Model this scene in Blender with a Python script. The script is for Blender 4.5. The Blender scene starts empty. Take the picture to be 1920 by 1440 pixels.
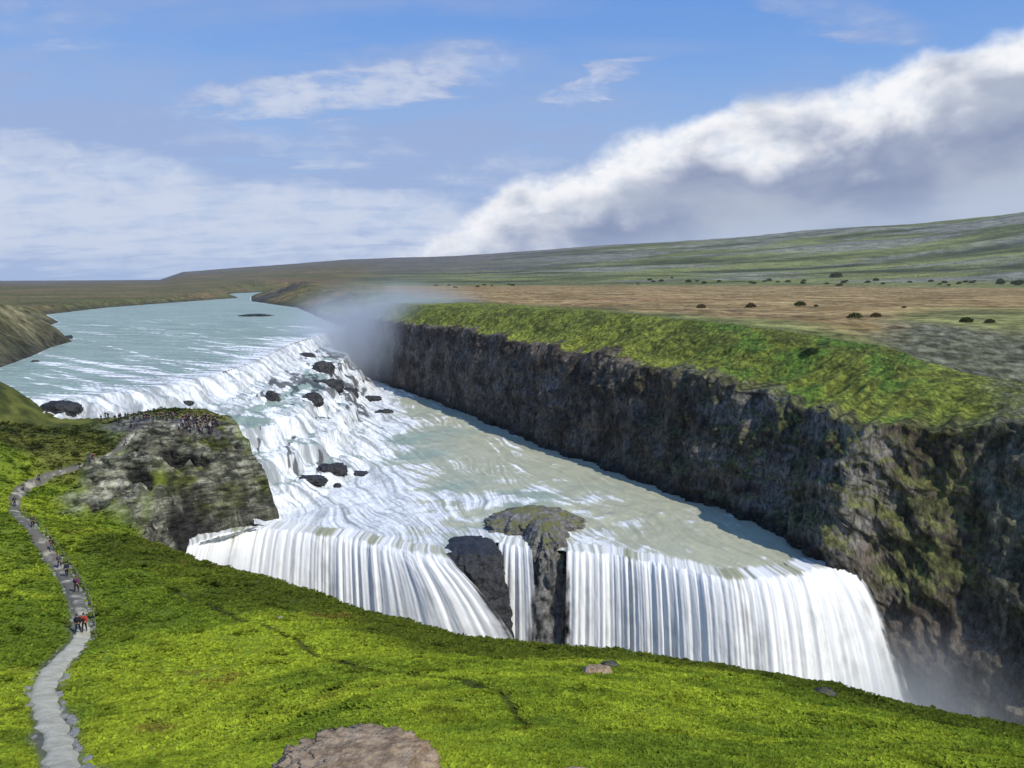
import bpy, bmesh, math, random
import numpy as np
from mathutils import Vector

random.seed(7)
RS = np.random.RandomState(11)
S = bpy.context.scene
COL = S.collection

# ------------------------------------------------------------------ camera
FPX = 1507.0                      # focal length in pixels of the 1920 px wide photograph
PITCH = math.atan((720 - 525) / FPX)
CP, SP = math.cos(PITCH), math.sin(PITCH)
cam_d = bpy.data.cameras.new('camera')
cam_d.sensor_width = 36.0
cam_d.lens = FPX / 1920 * 36.0
cam_d.clip_start = 0.2
cam_d.clip_end = 40000
cam = bpy.data.objects.new('camera', cam_d)
cam.location = (0, 0, 0)
cam.rotation_euler = (math.pi / 2 - PITCH, 0, 0)
COL.objects.link(cam)
S.camera = cam

# ------------------------------------------------------------------ exposure
S.view_settings.view_transform = 'Standard'
S.view_settings.look = 'None'
S.view_settings.exposure = 0.0
S.view_settings.gamma = 1.0
S.cycles.max_bounces = 6
S.cycles.diffuse_bounces = 2
S.cycles.glossy_bounces = 2
S.cycles.transparent_max_bounces = 12
S.cycles.volume_bounces = 1
S.cycles.use_denoising = True

SUN_EL = math.radians(45)
SUN_AZ = math.atan2(0.74, -0.67)          # measured from +Y towards +X: behind the camera, to the right

# ------------------------------------------------------------------ node helper
class NB:
    def __init__(self, tree):
        self.t = tree
    def node(self, typ, **props):
        n = self.t.nodes.new(typ)
        for k, v in props.items():
            setattr(n, k, v)
        return n
    def put(self, sock, v):
        if isinstance(v, bpy.types.NodeSocket):
            self.t.links.new(v, sock)
        elif v is not None:
            if hasattr(sock, 'default_value'):
                dv = sock.default_value
                if hasattr(dv, '__len__') and not hasattr(v, '__len__'):
                    v = [v] * len(dv)
                if hasattr(dv, '__len__') and len(dv) == 4 and len(v) == 3:
                    v = (*v, 1)
                sock.default_value = v
    def m(self, op, a, b=None, c=None, clamp=False):
        n = self.node('ShaderNodeMath', operation=op, use_clamp=clamp)
        for s, v in zip(n.inputs, (a, b, c)):
            self.put(s, v)
        return n.outputs[0]
    def vm(self, op, a, b=None):
        n = self.node('ShaderNodeVectorMath', operation=op)
        self.put(n.inputs[0], a); self.put(n.inputs[1], b)
        return n.outputs[0]
    def mix(self, f, a, b, blend='MIX'):
        n = self.node('ShaderNodeMix', data_type='RGBA', blend_type=blend)
        self.put(n.inputs[0], f); self.put(n.inputs[6], a); self.put(n.inputs[7], b)
        return n.outputs[2]
    def ss(self, x, lo, hi, a=0.0, b=1.0):
        n = self.node('ShaderNodeMapRange', interpolation_type='SMOOTHSTEP')
        for s, v in zip(n.inputs, (x, lo, hi, a, b)):
            self.put(s, v)
        return n.outputs[0]
    def noise(self, vec, scale, detail=4, rough=0.55, dist=0.0):
        n = self.node('ShaderNodeTexNoise')
        self.put(n.inputs['Vector'], vec)
        n.inputs['Scale'].default_value = scale
        n.inputs['Detail'].default_value = detail
        n.inputs['Roughness'].default_value = rough
        n.inputs['Distortion'].default_value = dist
        return n.outputs[0]
    def voro(self, vec, scale, feature='F1'):
        n = self.node('ShaderNodeTexVoronoi', feature=feature)
        self.put(n.inputs['Vector'], vec)
        n.inputs['Scale'].default_value = scale
        return n.outputs[0]
    def attr(self, name, what='Fac'):
        n = self.node('ShaderNodeAttribute', attribute_name=name)
        return n.outputs[what]
    def pos(self):
        return self.node('ShaderNodeNewGeometry').outputs['Position']
    def obj(self):
        return self.node('ShaderNodeTexCoord').outputs['Object']
    def scale(self, v, s):
        n = self.node('ShaderNodeMapping')
        self.put(n.inputs['Vector'], v)
        n.inputs['Scale'].default_value = s
        return n.outputs[0]
    def xyz(self, x, y, z):
        n = self.node('ShaderNodeCombineXYZ')
        for s, v in zip(n.inputs, (x, y, z)):
            self.put(s, v)
        return n.outputs[0]
    def bump(self, h, strength, dist):
        n = self.node('ShaderNodeBump')
        self.put(n.inputs['Height'], h)
        n.inputs['Strength'].default_value = strength
        n.inputs['Distance'].default_value = dist
        return n.outputs[0]

def new_mat(name):
    m = bpy.data.materials.new(name)
    m.use_nodes = True
    m.node_tree.nodes.clear()
    nb = NB(m.node_tree)
    out = nb.node('ShaderNodeOutputMaterial')
    return m, nb, out

def principled(nb, out, color, rough=0.8, spec=0.3, normal=None):
    p = nb.node('ShaderNodeBsdfPrincipled')
    nb.put(p.inputs['Base Color'], color)
    nb.put(p.inputs['Roughness'], rough)
    nb.put(p.inputs['Specular IOR Level'], spec)
    if normal is not None:
        nb.put(p.inputs['Normal'], normal)
    nb.t.links.new(p.outputs[0], out.inputs['Surface'])
    return p

def srgb(r, g, b):
    f = lambda c: ((c / 255) / 12.92) if c / 255 <= 0.04045 else (((c / 255) + 0.055) / 1.055) ** 2.4
    return (f(r), f(g), f(b))

# ------------------------------------------------------------------ pixel of the photograph -> point in the place
def ray(px, py):
    xr = (np.asarray(px, float) - 960) / FPX
    yr = (720 - np.asarray(py, float)) / FPX
    return xr, CP + yr * SP, -SP + yr * CP
def at(px, py, Y):                # the point of that ray at forward distance Y
    dx, dy, dz = ray(px, py)
    k = Y / dy
    return np.array([dx * k, Y, dz * k])
def at_z(px, py, z):              # the point of that ray at height z
    dx, dy, dz = ray(px, py)
    k = z / dz
    return np.array([dx * k, dy * k, z])
def azel(px, py):
    dx, dy, dz = ray(px, py)
    return math.atan2(dx, dy), math.atan2(dz, math.hypot(dx, dy))

# ------------------------------------------------------------------ sky and sun
world = bpy.data.worlds.new('World')
S.world = world
world.use_nodes = True
wt = world.node_tree
wt.nodes.clear()
W = NB(wt)
wout = W.node('ShaderNodeOutputWorld')
bg = W.node('ShaderNodeBackground')
SKY_K = 0.10
bg.inputs['Strength'].default_value = SKY_K
wt.links.new(bg.outputs[0], wout.inputs[0])
sky = W.node('ShaderNodeTexSky', sky_type='NISHITA')
sky.sun_disc = False
sky.sun_elevation = SUN_EL
sky.sun_rotation = SUN_AZ
sky.altitude = 300
sky.air_density = 1.0
sky.dust_density = 0.6
sky.ozone_density = 2.6
d = W.node('ShaderNodeTexCoord').outputs['Generated']
sep = W.node('ShaderNodeSeparateXYZ')
wt.links.new(d, sep.inputs[0])
dx_, dy_, dz_ = sep.outputs
az = W.m('ARCTAN2', dx_, dy_)
el = W.m('ARCSINE', dz_)
ae = W.xyz(az, el, 0)
def cc(r, g, b, k=1.0):
    return tuple(v / SKY_K * k for v in srgb(r, g, b))
# thin high layer, seen in perspective
den = W.m('ADD', dz_, 0.16)
pl = W.xyz(W.m('DIVIDE', dx_, den), W.m('DIVIDE', dy_, den), 0)
n1 = W.noise(W.scale(pl, (0.42, 0.85, 1)), 1.3, 7, 0.58, 0.7)
n2 = W.noise(W.scale(pl, (0.8, 2.0, 1)), 2.6, 7, 0.62, 0.5)
n3 = W.noise(W.scale(ae, (1.0, 2.6, 1)), 9.0, 6, 0.6, 0.6)
# the main soft streaks: centre, half length, half thickness, tilt, weight
streaks = [(640, 168, 330, 50, -0.16, 0.85), (860, 118, 110, 44, -0.1, 0.6), (640, 285, 190, 36, 0.02, 0.6), (60, 330, 360, 75, 0.06, 1.0), (230, 415, 520, 90, 0.0, 1.1),
           (600, 405, 400, 70, 0.03, 1.05), (420, 470, 500, 60, 0.0, 0.9), (790, 424, 130, 30, -0.08, 0.9), (1110, 155, 120, 24, -0.3, 0.75), (1560, 30, 150, 30, 0.3, 0.5), (60, 20, 170, 45, 0.0, 0.45), (940, 325, 170, 42, -0.1, 0.55), (450, 230, 260, 40, -0.05, 0.45)]
wa = W.m('ADD', az, W.m('MULTIPLY', W.m('SUBTRACT', n3, 0.5), 0.12))
we = W.m('ADD', el, W.m('MULTIPLY', W.m('SUBTRACT', n2, 0.5), 0.07))
acc = None
for (cx_, cy_, hl, ht, tl, wgt) in streaks:
    a0, e0 = azel(cx_, cy_)
    da = W.m('SUBTRACT', wa, a0); de = W.m('ADD', W.m('SUBTRACT', we, e0), W.m('MULTIPLY', da, tl))
    q = W.m('ADD', W.m('POWER', W.m('MULTIPLY', da, FPX / hl), 2.0), W.m('POWER', W.m('MULTIPLY', de, FPX / ht), 2.0))
    g = W.m('MULTIPLY', W.ss(q, 1.45, 0.2), wgt)
    acc = g if acc is None else W.m('MAXIMUM', acc, g)
lay = W.m('ADD', W.m('MULTIPLY', n1, 0.7), W.m('MULTIPLY', n2, 0.3))
veil = W.m('MULTIPLY', W.ss(W.m('ADD', lay, W.m('ADD', W.ss(el, 0.0, 0.3, 0.26, -0.04), W.ss(az, -0.1, 0.3, 0.05, -0.03))), 0.42, 0.70), 0.8)
n4 = W.noise(W.scale(ae, (1.0, 2.2, 1)), 22.0, 6, 0.62, 0.5)
mod = W.m('ADD', 0.36, W.m('MULTIPLY', W.ss(W.m('ADD', W.m('ADD', W.m('MULTIPLY', n3, 0.45), W.m('MULTIPLY', n2, 0.3)), W.m('MULTIPLY', n4, 0.25)), 0.39, 0.57), 0.95))
thin = W.m('MINIMUM', W.m('MAXIMUM', W.m('MULTIPLY', acc, mod), veil), 0.92)
thin_col = W.mix(W.ss(W.m('ADD', W.m('MULTIPLY', acc, 0.4), W.m('ADD', W.m('MULTIPLY', n2, 0.5), W.m('MULTIPLY', n4, 0.5))), 0.62, 1.02), cc(156, 174, 214), cc(208, 216, 234))
base = W.mix(0.75, sky.outputs[0], W.mix(W.ss(el, 0.0, 0.42), cc(166, 202, 242), cc(90, 150, 236)))
skyc = W.mix(thin, base, thin_col)
# the long cumulus bank climbing to the right
edge_px = [(560, 530), (680, 492), (760, 462), (820, 430), (880, 388), (920, 352), (960, 328), (1040, 312), (1100, 282), (1160, 250), (1250, 222), (1350, 182),
           (1450, 168), (1530, 160), (1620, 118), (1720, 98), (1800, 78), (1860, 40), (1920, 22), (2100, -60), (2400, -190)]
fc = W.node('ShaderNodeFloatCurve')
A0, A1, E1 = -0.25, 0.9, 0.6
pts = [((azel(*p)[0] - A0) / (A1 - A0), max(0.0, azel(*p)[1]) / E1) for p in edge_px]
cv = fc.mapping.curves[0]
cv.points[0].location = (0, 0.0)
cv.points[1].location = (1, pts[-1][1])
for p in pts:
    cv.points.new(*p)
fc.mapping.update()
W.put(fc.inputs['Value'], W.m('DIVIDE', W.m('SUBTRACT', az, A0), A1 - A0, clamp=True))
E = W.m('MULTIPLY', fc.outputs[0], E1)
b1 = W.noise(W.scale(ae, (1.0, 1.25, 1)), 10.0, 7, 0.5, 0.35)
rot_ = W.node('ShaderNodeMapping'); W.put(rot_.inputs['Vector'], ae); rot_.inputs['Rotation'].default_value = (0, 0, -0.5); rot_.inputs['Scale'].default_value = (0.8, 1.9, 1)
b2 = W.noise(rot_.outputs[0], 6.0, 5, 0.5, 0.3)
b3 = W.noise(W.scale(ae, (1.0, 1.3, 1)), 34.0, 6, 0.6, 0.2)
s0 = W.m('SUBTRACT', E, el)
sE = W.m('ADD', s0, W.m('ADD', W.m('MULTIPLY', W.m('SUBTRACT', b1, 0.5), 0.055), W.m('MULTIPLY', W.m('SUBTRACT', b3, 0.5), 0.02)))
bank = W.ss(sE, 0.0, 0.026)
dep = W.m('ADD', s0, W.m('ADD', W.m('MULTIPLY', W.m('SUBTRACT', b1, 0.5), 0.20), W.m('MULTIPLY', W.m('SUBTRACT', b2, 0.5), 0.24)))
shade = W.ss(dep, 0.018, 0.095)
bright = W.mix(W.ss(b3, 0.25, 0.6), cc(226, 234, 245), cc(250, 250, 252))
grey = W.mix(W.ss(b2, 0.36, 0.64), cc(134, 147, 180), cc(176, 186, 204))
bankc = W.mix(shade, bright, grey)
hz = W.ss(W.m('SUBTRACT', el, W.m('MULTIPLY', W.m('MAXIMUM', az, 0), 0.14)), 0.0, 0.045, 0.5, 0.0)
bankc = W.mix(hz, bankc, cc(190, 204, 226))
skyc = W.mix(bank, skyc, bankc)
# pale air right above the horizon
skyc = W.mix(W.ss(el, -0.01, 0.04, 0.35, 0.0), skyc, cc(160, 188, 222))
wt.links.new(skyc, bg.inputs['Color'])

sl = bpy.data.lights.new('sun', 'SUN')
sl.energy = 3.9
sl.angle = math.radians(0.6)
sl.color = (1.0, 0.955, 0.87)
so = bpy.data.objects.new('sun', sl)
COL.objects.link(so)
sdir = Vector((math.sin(SUN_AZ) * math.cos(SUN_EL), math.cos(SUN_AZ) * math.cos(SUN_EL), math.sin(SUN_EL)))
so.rotation_euler = sdir.to_track_quat('Z', 'Y').to_euler()
so.location = (60, -60, 90)

# ------------------------------------------------------------------ numpy helpers
_P = RS.permutation(4096)
_A = RS.rand(4096) * 2 * np.pi
_GX, _GY = np.cos(_A), np.sin(_A)
_G3 = RS.normal(size=(4096, 3)); _G3 /= np.linalg.norm(_G3, axis=1)[:, None]
def _f(t):
    return t * t * t * (t * (t * 6 - 15) + 10)
def perlin2(x, y, seed=0):
    x = np.asarray(x, float) + seed * 17.31; y = np.asarray(y, float) - seed * 9.77
    xi = np.floor(x).astype(np.int64); yi = np.floor(y).astype(np.int64)
    xf = x - xi; yf = y - yi
    u, v = _f(xf), _f(yf)
    a = _P[xi & 4095]; b = _P[(xi + 1) & 4095]
    h = _P[(a + yi) & 4095]; n00 = _GX[h] * xf + _GY[h] * yf
    h = _P[(b + yi) & 4095]; n10 = _GX[h] * (xf - 1) + _GY[h] * yf
    h = _P[(a + yi + 1) & 4095]; n01 = _GX[h] * xf + _GY[h] * (yf - 1)
    h = _P[(b + yi + 1) & 4095]; n11 = _GX[h] * (xf - 1) + _GY[h] * (yf - 1)
    return ((n00 * (1 - u) + n10 * u) * (1 - v) + (n01 * (1 - u) + n11 * u) * v) * 1.5
def fbm2(x, y, oct=4, seed=0, gain=0.5, ridged=False):
    s = 0; a = 1; f = 1; tot = 0
    for k in range(oct):
        n = perlin2(np.asarray(x) * f, np.asarray(y) * f, seed + k * 3)
        if ridged:
            n = 1 - 2 * np.abs(n)
        s = s + a * n; tot += a; a *= gain; f *= 2.03
    return s / tot
def perlin3(x, y, z, seed=0):
    x = np.asarray(x, float) + seed * 17.31; y = np.asarray(y, float) - seed * 9.77; z = np.asarray(z, float) + seed * 3.3
    xi = np.floor(x).astype(np.int64); yi = np.floor(y).astype(np.int64); zi = np.floor(z).astype(np.int64)
    xf, yf, zf = x - xi, y - yi, z - zi
    u, v, w = _f(xf), _f(yf), _f(zf)
    r = 0
    for i in (0, 1):
        for j in (0, 1):
            hh = _P[(_P[(xi + i) & 4095] + yi + j) & 4095]
            for k in (0, 1):
                g = _G3[_P[(hh + zi + k) & 4095]]
                n = g[..., 0] * (xf - i) + g[..., 1] * (yf - j) + g[..., 2] * (zf - k)
                r = r + n * (u if i else 1 - u) * (v if j else 1 - v) * (w if k else 1 - w)
    return r * 1.5
def fbm3(x, y, z, oct=4, seed=0, gain=0.5, ridged=False):
    s = 0; a = 1; f = 1; tot = 0
    for k in range(oct):
        n = perlin3(x * f, y * f, z * f, seed + k * 3)
        if ridged:
            n = 1 - 2 * np.abs(n)
        s = s + a * n; tot += a; a *= gain; f *= 2.03
    return s / tot
def smooth(x, lo, hi):
    t = np.clip((np.asarray(x, float) - lo) / (hi - lo), 0, 1)
    return t * t * (3 - 2 * t)
def lerp(a, b, t):
    return a + (b - a) * t
def seg_dist(x, y, poly, closed=False):
    """distance to a polyline and the arc parameter (segment index + fraction) of the nearest point"""
    poly = np.asarray(poly, float)[:, :2]
    x = np.asarray(x, float); y = np.asarray(y, float)
    best = np.full(x.shape, 1e18); par = np.zeros(x.shape)
    n = len(poly)
    for i in range(n if closed else n - 1):
        a = poly[i]; b = poly[(i + 1) % n]
        e = b - a; L = max(e @ e, 1e-9)
        t = np.clip(((x - a[0]) * e[0] + (y - a[1]) * e[1]) / L, 0, 1)
        dd = (x - a[0] - t * e[0]) ** 2 + (y - a[1] - t * e[1]) ** 2
        k = dd < best
        best = np.where(k, dd, best); par = np.where(k, i + t, par)
    return np.sqrt(best), par
def inside(x, y, poly):
    poly = np.asarray(poly, float)[:, :2]
    x = np.asarray(x, float); y = np.asarray(y, float)
    c = np.zeros(x.shape, bool)
    n = len(poly)
    for i in range(n):
        x0, y0 = poly[i]; x1, y1 = poly[(i + 1) % n]
        if y0 == y1:
            continue
        c ^= ((y0 > y) != (y1 > y)) & (x < (x1 - x0) * (y - y0) / (y1 - y0) + x0)
    return c
def sdf(x, y, poly):              # negative inside
    dd, _ = seg_dist(x, y, poly, True)
    return np.where(inside(x, y, poly), -dd, dd)
class TPS:
    def __init__(self, P, lam=0.0):
        P = np.asarray(P, float)
        self.p = P[:, :2] / 50.0
        n = len(P)
        r2 = ((self.p[:, None] - self.p[None]) ** 2).sum(-1)
        K = np.where(r2 > 0, r2 * np.log(r2 + 1e-12), 0) + lam * np.eye(n)
        Q = np.c_[np.ones(n), self.p]
        A = np.zeros((n + 3, n + 3)); A[:n, :n] = K; A[:n, n:] = Q; A[n:, :n] = Q.T
        self.w = np.linalg.solve(A, np.r_[P[:, 2], 0, 0, 0])
    def __call__(self, x, y):
        x = np.asarray(x, float); y = np.asarray(y, float)
        sh = x.shape; x = x.ravel() / 50; y = y.ravel() / 50
        out = np.empty(x.size); n = len(self.p)
        for i in range(0, x.size, 60000):
            r2 = (x[i:i + 60000, None] - self.p[None, :, 0]) ** 2 + (y[i:i + 60000, None] - self.p[None, :, 1]) ** 2
            out[i:i + 60000] = (r2 * np.log(r2 + 1e-12)) @ self.w[:n]
        return (out + self.w[n] + self.w[n + 1] * x + self.w[n + 2] * y).reshape(sh)

# ------------------------------------------------------------------ mesh helpers
def tag(o, label=None, cat=None, group=None, kind=None):
    if label: o['label'] = label
    if cat: o['category'] = cat
    if group: o['group'] = group
    if kind: o['kind'] = kind
    return o
def raw_mesh(name, V, F, mats, smooth_=True, attrs=None, cols=None, parent=None, mat_idx=None):
    V = np.asarray(V, np.float32); F = np.asarray(F, np.int32)
    k = F.shape[1]
    me = bpy.data.meshes.new(name)
    me.vertices.add(len(V)); me.vertices.foreach_set('co', V.ravel())
    me.loops.add(F.size); me.loops.foreach_set('vertex_index', F.ravel())
    me.polygons.add(len(F)); me.polygons.foreach_set('loop_start', np.arange(0, F.size, k, dtype=np.int32))
    if mat_idx is not None:
        me.polygons.foreach_set('material_index', np.asarray(mat_idx, np.int32))
    me.update(calc_edges=True)
    me.polygons.foreach_set('use_smooth', np.full(len(F), smooth_, bool))
    for nme, a in (attrs or {}).items():
        at_ = me.attributes.new(nme, 'FLOAT', 'POINT'); at_.data.foreach_set('value', np.asarray(a, np.float32).ravel())
    for nme, a in (cols or {}).items():
        a = np.asarray(a, np.float32).reshape(-1, 3)
        at_ = me.attributes.new(nme, 'FLOAT_COLOR', 'POINT')
        at_.data.foreach_set('color', np.c_[a, np.ones(len(a))].astype(np.float32).ravel())
    for m in (mats if isinstance(mats, (list, tuple)) else [mats]):
        me.materials.append(m)
    o = bpy.data.objects.new(name, me)
    COL.objects.link(o)
    if parent is not None:
        o.parent = parent
    return o
def grid_mesh(name, X, Y, Z, mat, keep=None, attrs=None, cols=None, flip=False):
    ni, nj = X.shape
    idx = np.arange(ni * nj).reshape(ni, nj)
    F = np.stack([idx[:-1, :-1], idx[1:, :-1], idx[1:, 1:], idx[:-1, 1:]], -1).reshape(-1, 4)
    if flip:
        F = F[:, ::-1]
    V = np.stack([X, Y, Z], -1).reshape(-1, 3)
    at_ = {k: np.asarray(v).reshape(-1) for k, v in (attrs or {}).items()}
    co_ = {k: np.asarray(v).reshape(-1, 3) for k, v in (cols or {}).items()}
    if keep is not None:
        kv = keep.ravel()
        F = F[kv[F].any(1)]
        used = np.zeros(ni * nj, bool); used[F.ravel()] = True
        remap = np.cumsum(used) - 1
        F = remap[F]; V = V[used]
        at_ = {k: v[used] for k, v in at_.items()}; co_ = {k: v[used] for k, v in co_.items()}
    return raw_mesh(name, V, F, mat, True, at_, co_)
def catmull(P, n):
    P = np.asarray(P, float)
    Q = np.vstack([2 * P[0] - P[1], P, 2 * P[-1] - P[-2]])
    seg = np.linalg.norm(np.diff(P[:, :2], axis=0), axis=1); seg = np.maximum(seg, 1e-6)
    cum = np.r_[0, np.cumsum(seg)]
    u = np.linspace(0, cum[-1], n)
    i = np.clip(np.searchsorted(cum, u, side='right') - 1, 0, len(P) - 2)
    t = ((u - cum[i]) / seg[i])[:, None]
    a, b, c, d_ = Q[i], Q[i + 1], Q[i + 2], Q[i + 3]
    return 0.5 * (2 * b + (c - a) * t + (2 * a - 5 * b + 4 * c - d_) * t ** 2 + (3 * b - a - 3 * c + d_) * t ** 3)
def resample(P, step):
    P = np.asarray(P, float)
    L = np.linalg.norm(np.diff(P[:, :2], axis=0), axis=1).sum()
    return catmull(P, max(4, int(L / step)))

# ================================================================== WHERE THINGS LIE
ZU, ZM, ZB = -27.0, -48.0, -76.0          # upper river, middle river, bottom of the gorge
UZ = lambda l: [at_z(x, y, ZU) for x, y in l]
MZ = lambda l: [at_z(x, y, ZM) for x, y in l]
lip_up = UZ([(645, 613), (592, 630), (540, 646), (470, 680), (400, 702), (300, 724), (160, 744), (60, 750), (-60, 752)])
upper_poly = np.array([p[:2] for p in UZ([(-260, 742), (0, 690), (60, 668), (100, 650), (137, 640), (118, 630), (75, 617), (114, 604), (88, 590),
                                          (200, 577), (330, 567), (448, 558.5), (415, 554), (440, 550), (520, 546.5), (540, 548), (470, 556), (470, 565), (555, 577), (600, 597)]) + lip_up])
foot = MZ([(655, 690), (705, 722), (690, 760), (712, 800), (705, 850), (650, 905), (570, 945), (500, 985)])
lip_left = MZ([(352, 1024), (400, 1004), (450, 992), (500, 988), (560, 994), (640, 1003), (720, 1019), (790, 1031), (838, 1036)])
lip_mid = MZ([(936, 1016), (965, 1020), (996, 1024)])
lip_right = MZ([(1062, 1032), (1130, 1034), (1200, 1046), (1290, 1066), (1360, 1078), (1450, 1078), (1520, 1064), (1572, 1050)])
lip_low = lip_left + lip_mid + lip_right
# right-hand wall of the gorge: base point, then inland offset/height of the rock edge and of the grass brink
st = [(*at_z(585, 590, ZU), 2, -24.5, 9, -20), (*at_z(615, 602, ZU), 2, -24, 10, -18.5), (*at_z(645, 612, ZU), 2, -23, 14, -16), (*at_z(650, 684, ZM), 4, -20, 16, -13),
      (*at_z(700, 710, ZM), 4, -20, 16, -12), (*at_z(760, 733, ZM), 4, -19.5, 16, -11.3),
      (*at_z(850, 765, ZM), 5, -18.5, 20, -10), (*at_z(1000, 822, ZM), 6, -20.5, 24, -9.5),
      (*at_z(1200, 893, ZM), 7, -21, 26, -11), (*at_z(1330, 940, ZM), 8, -22, 30, -12),
      (*at_z(1450, 987, ZM), 8, -23.5, 34, -13), (*at_z(1560, 1052, ZM), 7, -25, 36, -15),
      (63.5, 132, -60, 8, -25, 34, -17), (71, 127, -72, 9, -25, 32, -18.5), (78, 121.5, ZB, 11, -24, 30, -19.5),
      (87, 112.5, ZB, 12, -23, 30, -20), (103, 101, ZB, 12, -23, 30, -20), (125, 86, ZB, 12, -23, 30, -20)]
st = np.array(st)
brink = [None] * len(st)
for k in range(len(st)):
    a_ = st[max(k - 1, 0), :2]; b_ = st[min(k + 1, len(st) - 1), :2]
    t_ = (b_ - a_) / np.linalg.norm(b_ - a_)
    brink[k] = st[k, :2] + np.array([-t_[1], t_[0]]) * st[k, 5]
for k, q in {10: (80, 168), 11: (83, 164), 12: (87.5, 158.5), 13: (93, 152.5), 14: (99.5, 146.5), 15: (109, 139), 16: (124, 127), 17: (145, 112)}.items():
    if k < len(st): brink[k] = np.array(q, float)
st = np.c_[st, np.array(brink)]
gorge_poly = np.array([p[:2] for p in st[2:]] + [(110, 50), (60, 30), (-60, 60), (-70, 150)] + [p[:2] for p in lip_up[::-1]])
mid_poly = np.array([p[:2] for p in foot] + [p[:2] for p in lip_low] + [st[11, :2] + (3, 1)] + [st[k, :2] + (4, 2) for k in range(10, 2, -1)])

def P_plain(x, y):                       # the moor, before the river cuts it
    r = np.hypot(x, y)
    px = 960 + FPX * x / np.maximum(y, 1) / CP
    tx = [-600, 0, 300, 345, 450, 560, 650, 850, 1000, 1100, 1250, 1400, 1500, 1620, 1700, 1800, 1920, 2200]
    ty = [530, 529, 525, 511, 503, 495, 488, 481, 471, 465, 456, 448, 441, 435, 434, 428, 419, 402]
    R = 3800.0
    tz = [float(at(960, q, R)[2]) for q in ty]
    Zr = np.interp(px, tx, tz)
    flat = np.where(px < 600, lerp(-21.0, -11.0, smooth(px, 250, 600)), -11.0)
    near = flat - 9 * np.exp(-((x - 105) / 55) ** 2 - ((y - 150) / 45) ** 2)
    k = smooth(r, 1500, 3900) ** 1.1
    z = lerp(near, Zr, k)
    # benches of old lava on the rising ground
    kk = smooth(r, 1100, 1800) * (1 - smooth(r, 3500, 3900)) * smooth(px, 500, 1100)
    z = z + kk * 9 * fbm2(x / 900, y / 260, 4, 5, ridged=True)
    z = z + smooth(r, 1600, 2400) * 3.0 * fbm2(x / 300, y / 300, 4, 8)
    z = z + 0.9 * fbm2(x / 60, y / 40, 4, 6) * smooth(r, 200, 400) + 0.25 * fbm2(x / 7, y / 7, 3, 7)
    z = np.where(r > 3900, lerp(z, -70, smooth(r, 3900, 6500) * smooth(px, 280, 340)), z)
    # high ground on the near left bank
    z = z + 24 * np.exp(-((x + 225) / 75) ** 2 - ((y - 275) / 70) ** 2) + 12 * np.exp(-((x + 330) / 60) ** 2 - ((y - 430) / 80) ** 2)
    # dark spur on the bend
    c = at_z(520, 560, -24)
    z = z + 10 * np.exp(-((x - c[0] - 10) / 55) ** 2 - ((y - c[1]) / 110) ** 2)
    return z
def M_moor(x, y):
    dd = sdf(x, y, upper_poly)
    P = P_plain(x, y)
    slope = 0.32 + 0.45 * np.exp(-((x + 200) / 120) ** 2 - ((y - 330) / 130) ** 2)
    e = np.maximum(dd, 0) * (1 + 0.35 * fbm2(x / 18, y / 18, 3, 12))
    z = np.minimum(P, ZU - 0.3 + slope * e + 1.6 * smooth(e, 0, 8) + 2.0 * fbm2(x / 22, y / 22, 4, 13) * smooth(e, 4, 25))
    return np.where(dd < 0, ZU - 0.3 + 0.4 * np.maximum(dd, -12), z)

# near hillside, the rock platform on the left and their edge over the gorge
ctl = [at(*c) for c in [
    (-250, 1440, 22), (0, 1440, 25), (130, 1440, 27), (400, 1440, 18), (700, 1440, 11), (1000, 1440, 10.5), (1300, 1440, 12), (1600, 1440, 14), (1920, 1440, 16), (2300, 1460, 18),
    (0, 1300, 43), (60, 1300, 43), (158, 1190, 64), (400, 1250, 50), (700, 1300, 32), (1000, 1330, 25), (1300, 1350, 25), (1600, 1385, 24), (1920, 1410, 24),
    (0, 1150, 64), (70, 1050, 93), (300, 1120, 78), (500, 1180, 64), (760, 1230, 50), (1000, 1265, 41), (1250, 1290, 38), (1500, 1325, 36), (1750, 1365, 34),
    (0, 1000, 97), (30, 960, 118), (150, 985, 108), (250, 1010, 104), (70, 905, 141), (200, 855, 155), (240, 825, 162), (330, 800, 167), (380, 786, 171),
    (0, 735, 173), (60, 770, 175), (0, 850, 141), (100, 830, 159), (-250, 720, 180), (-250, 850, 150), (-250, 1000, 100), (-250, 1200, 55),
    (150, 920, 142), (250, 930, 143), (350, 930, 146), (450, 930, 150), (480, 962, 150), (300, 1008, 137), (400, 1000, 145), (320, 862, 156), (430, 830, 166), (442, 806, 171), (130, 795, 172),
    (352, 1040, 103), (400, 1052, 99), (500, 1085, 92), (640, 1130, 84), (760, 1165, 78), (860, 1190, 73), (1000, 1205, 69), (1090, 1208, 67), (1200, 1228, 65), (1350, 1250, 63), (1500, 1284, 60), (1700, 1325, 56), (1920, 1360, 52), (2300, 1420, 46),
    (560, 1135, 80), (860, 1215, 64), (1100, 1235, 58), (1400, 1285, 51), (1700, 1345, 46)]]
ctl += [np.array([0, 3, -4.2]), np.array([6, 3, -5.0]), np.array([-8, 3, -5.5]), np.array([0, -8, -1.6])]
land_tps = TPS(ctl, 1e-4)
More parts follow.
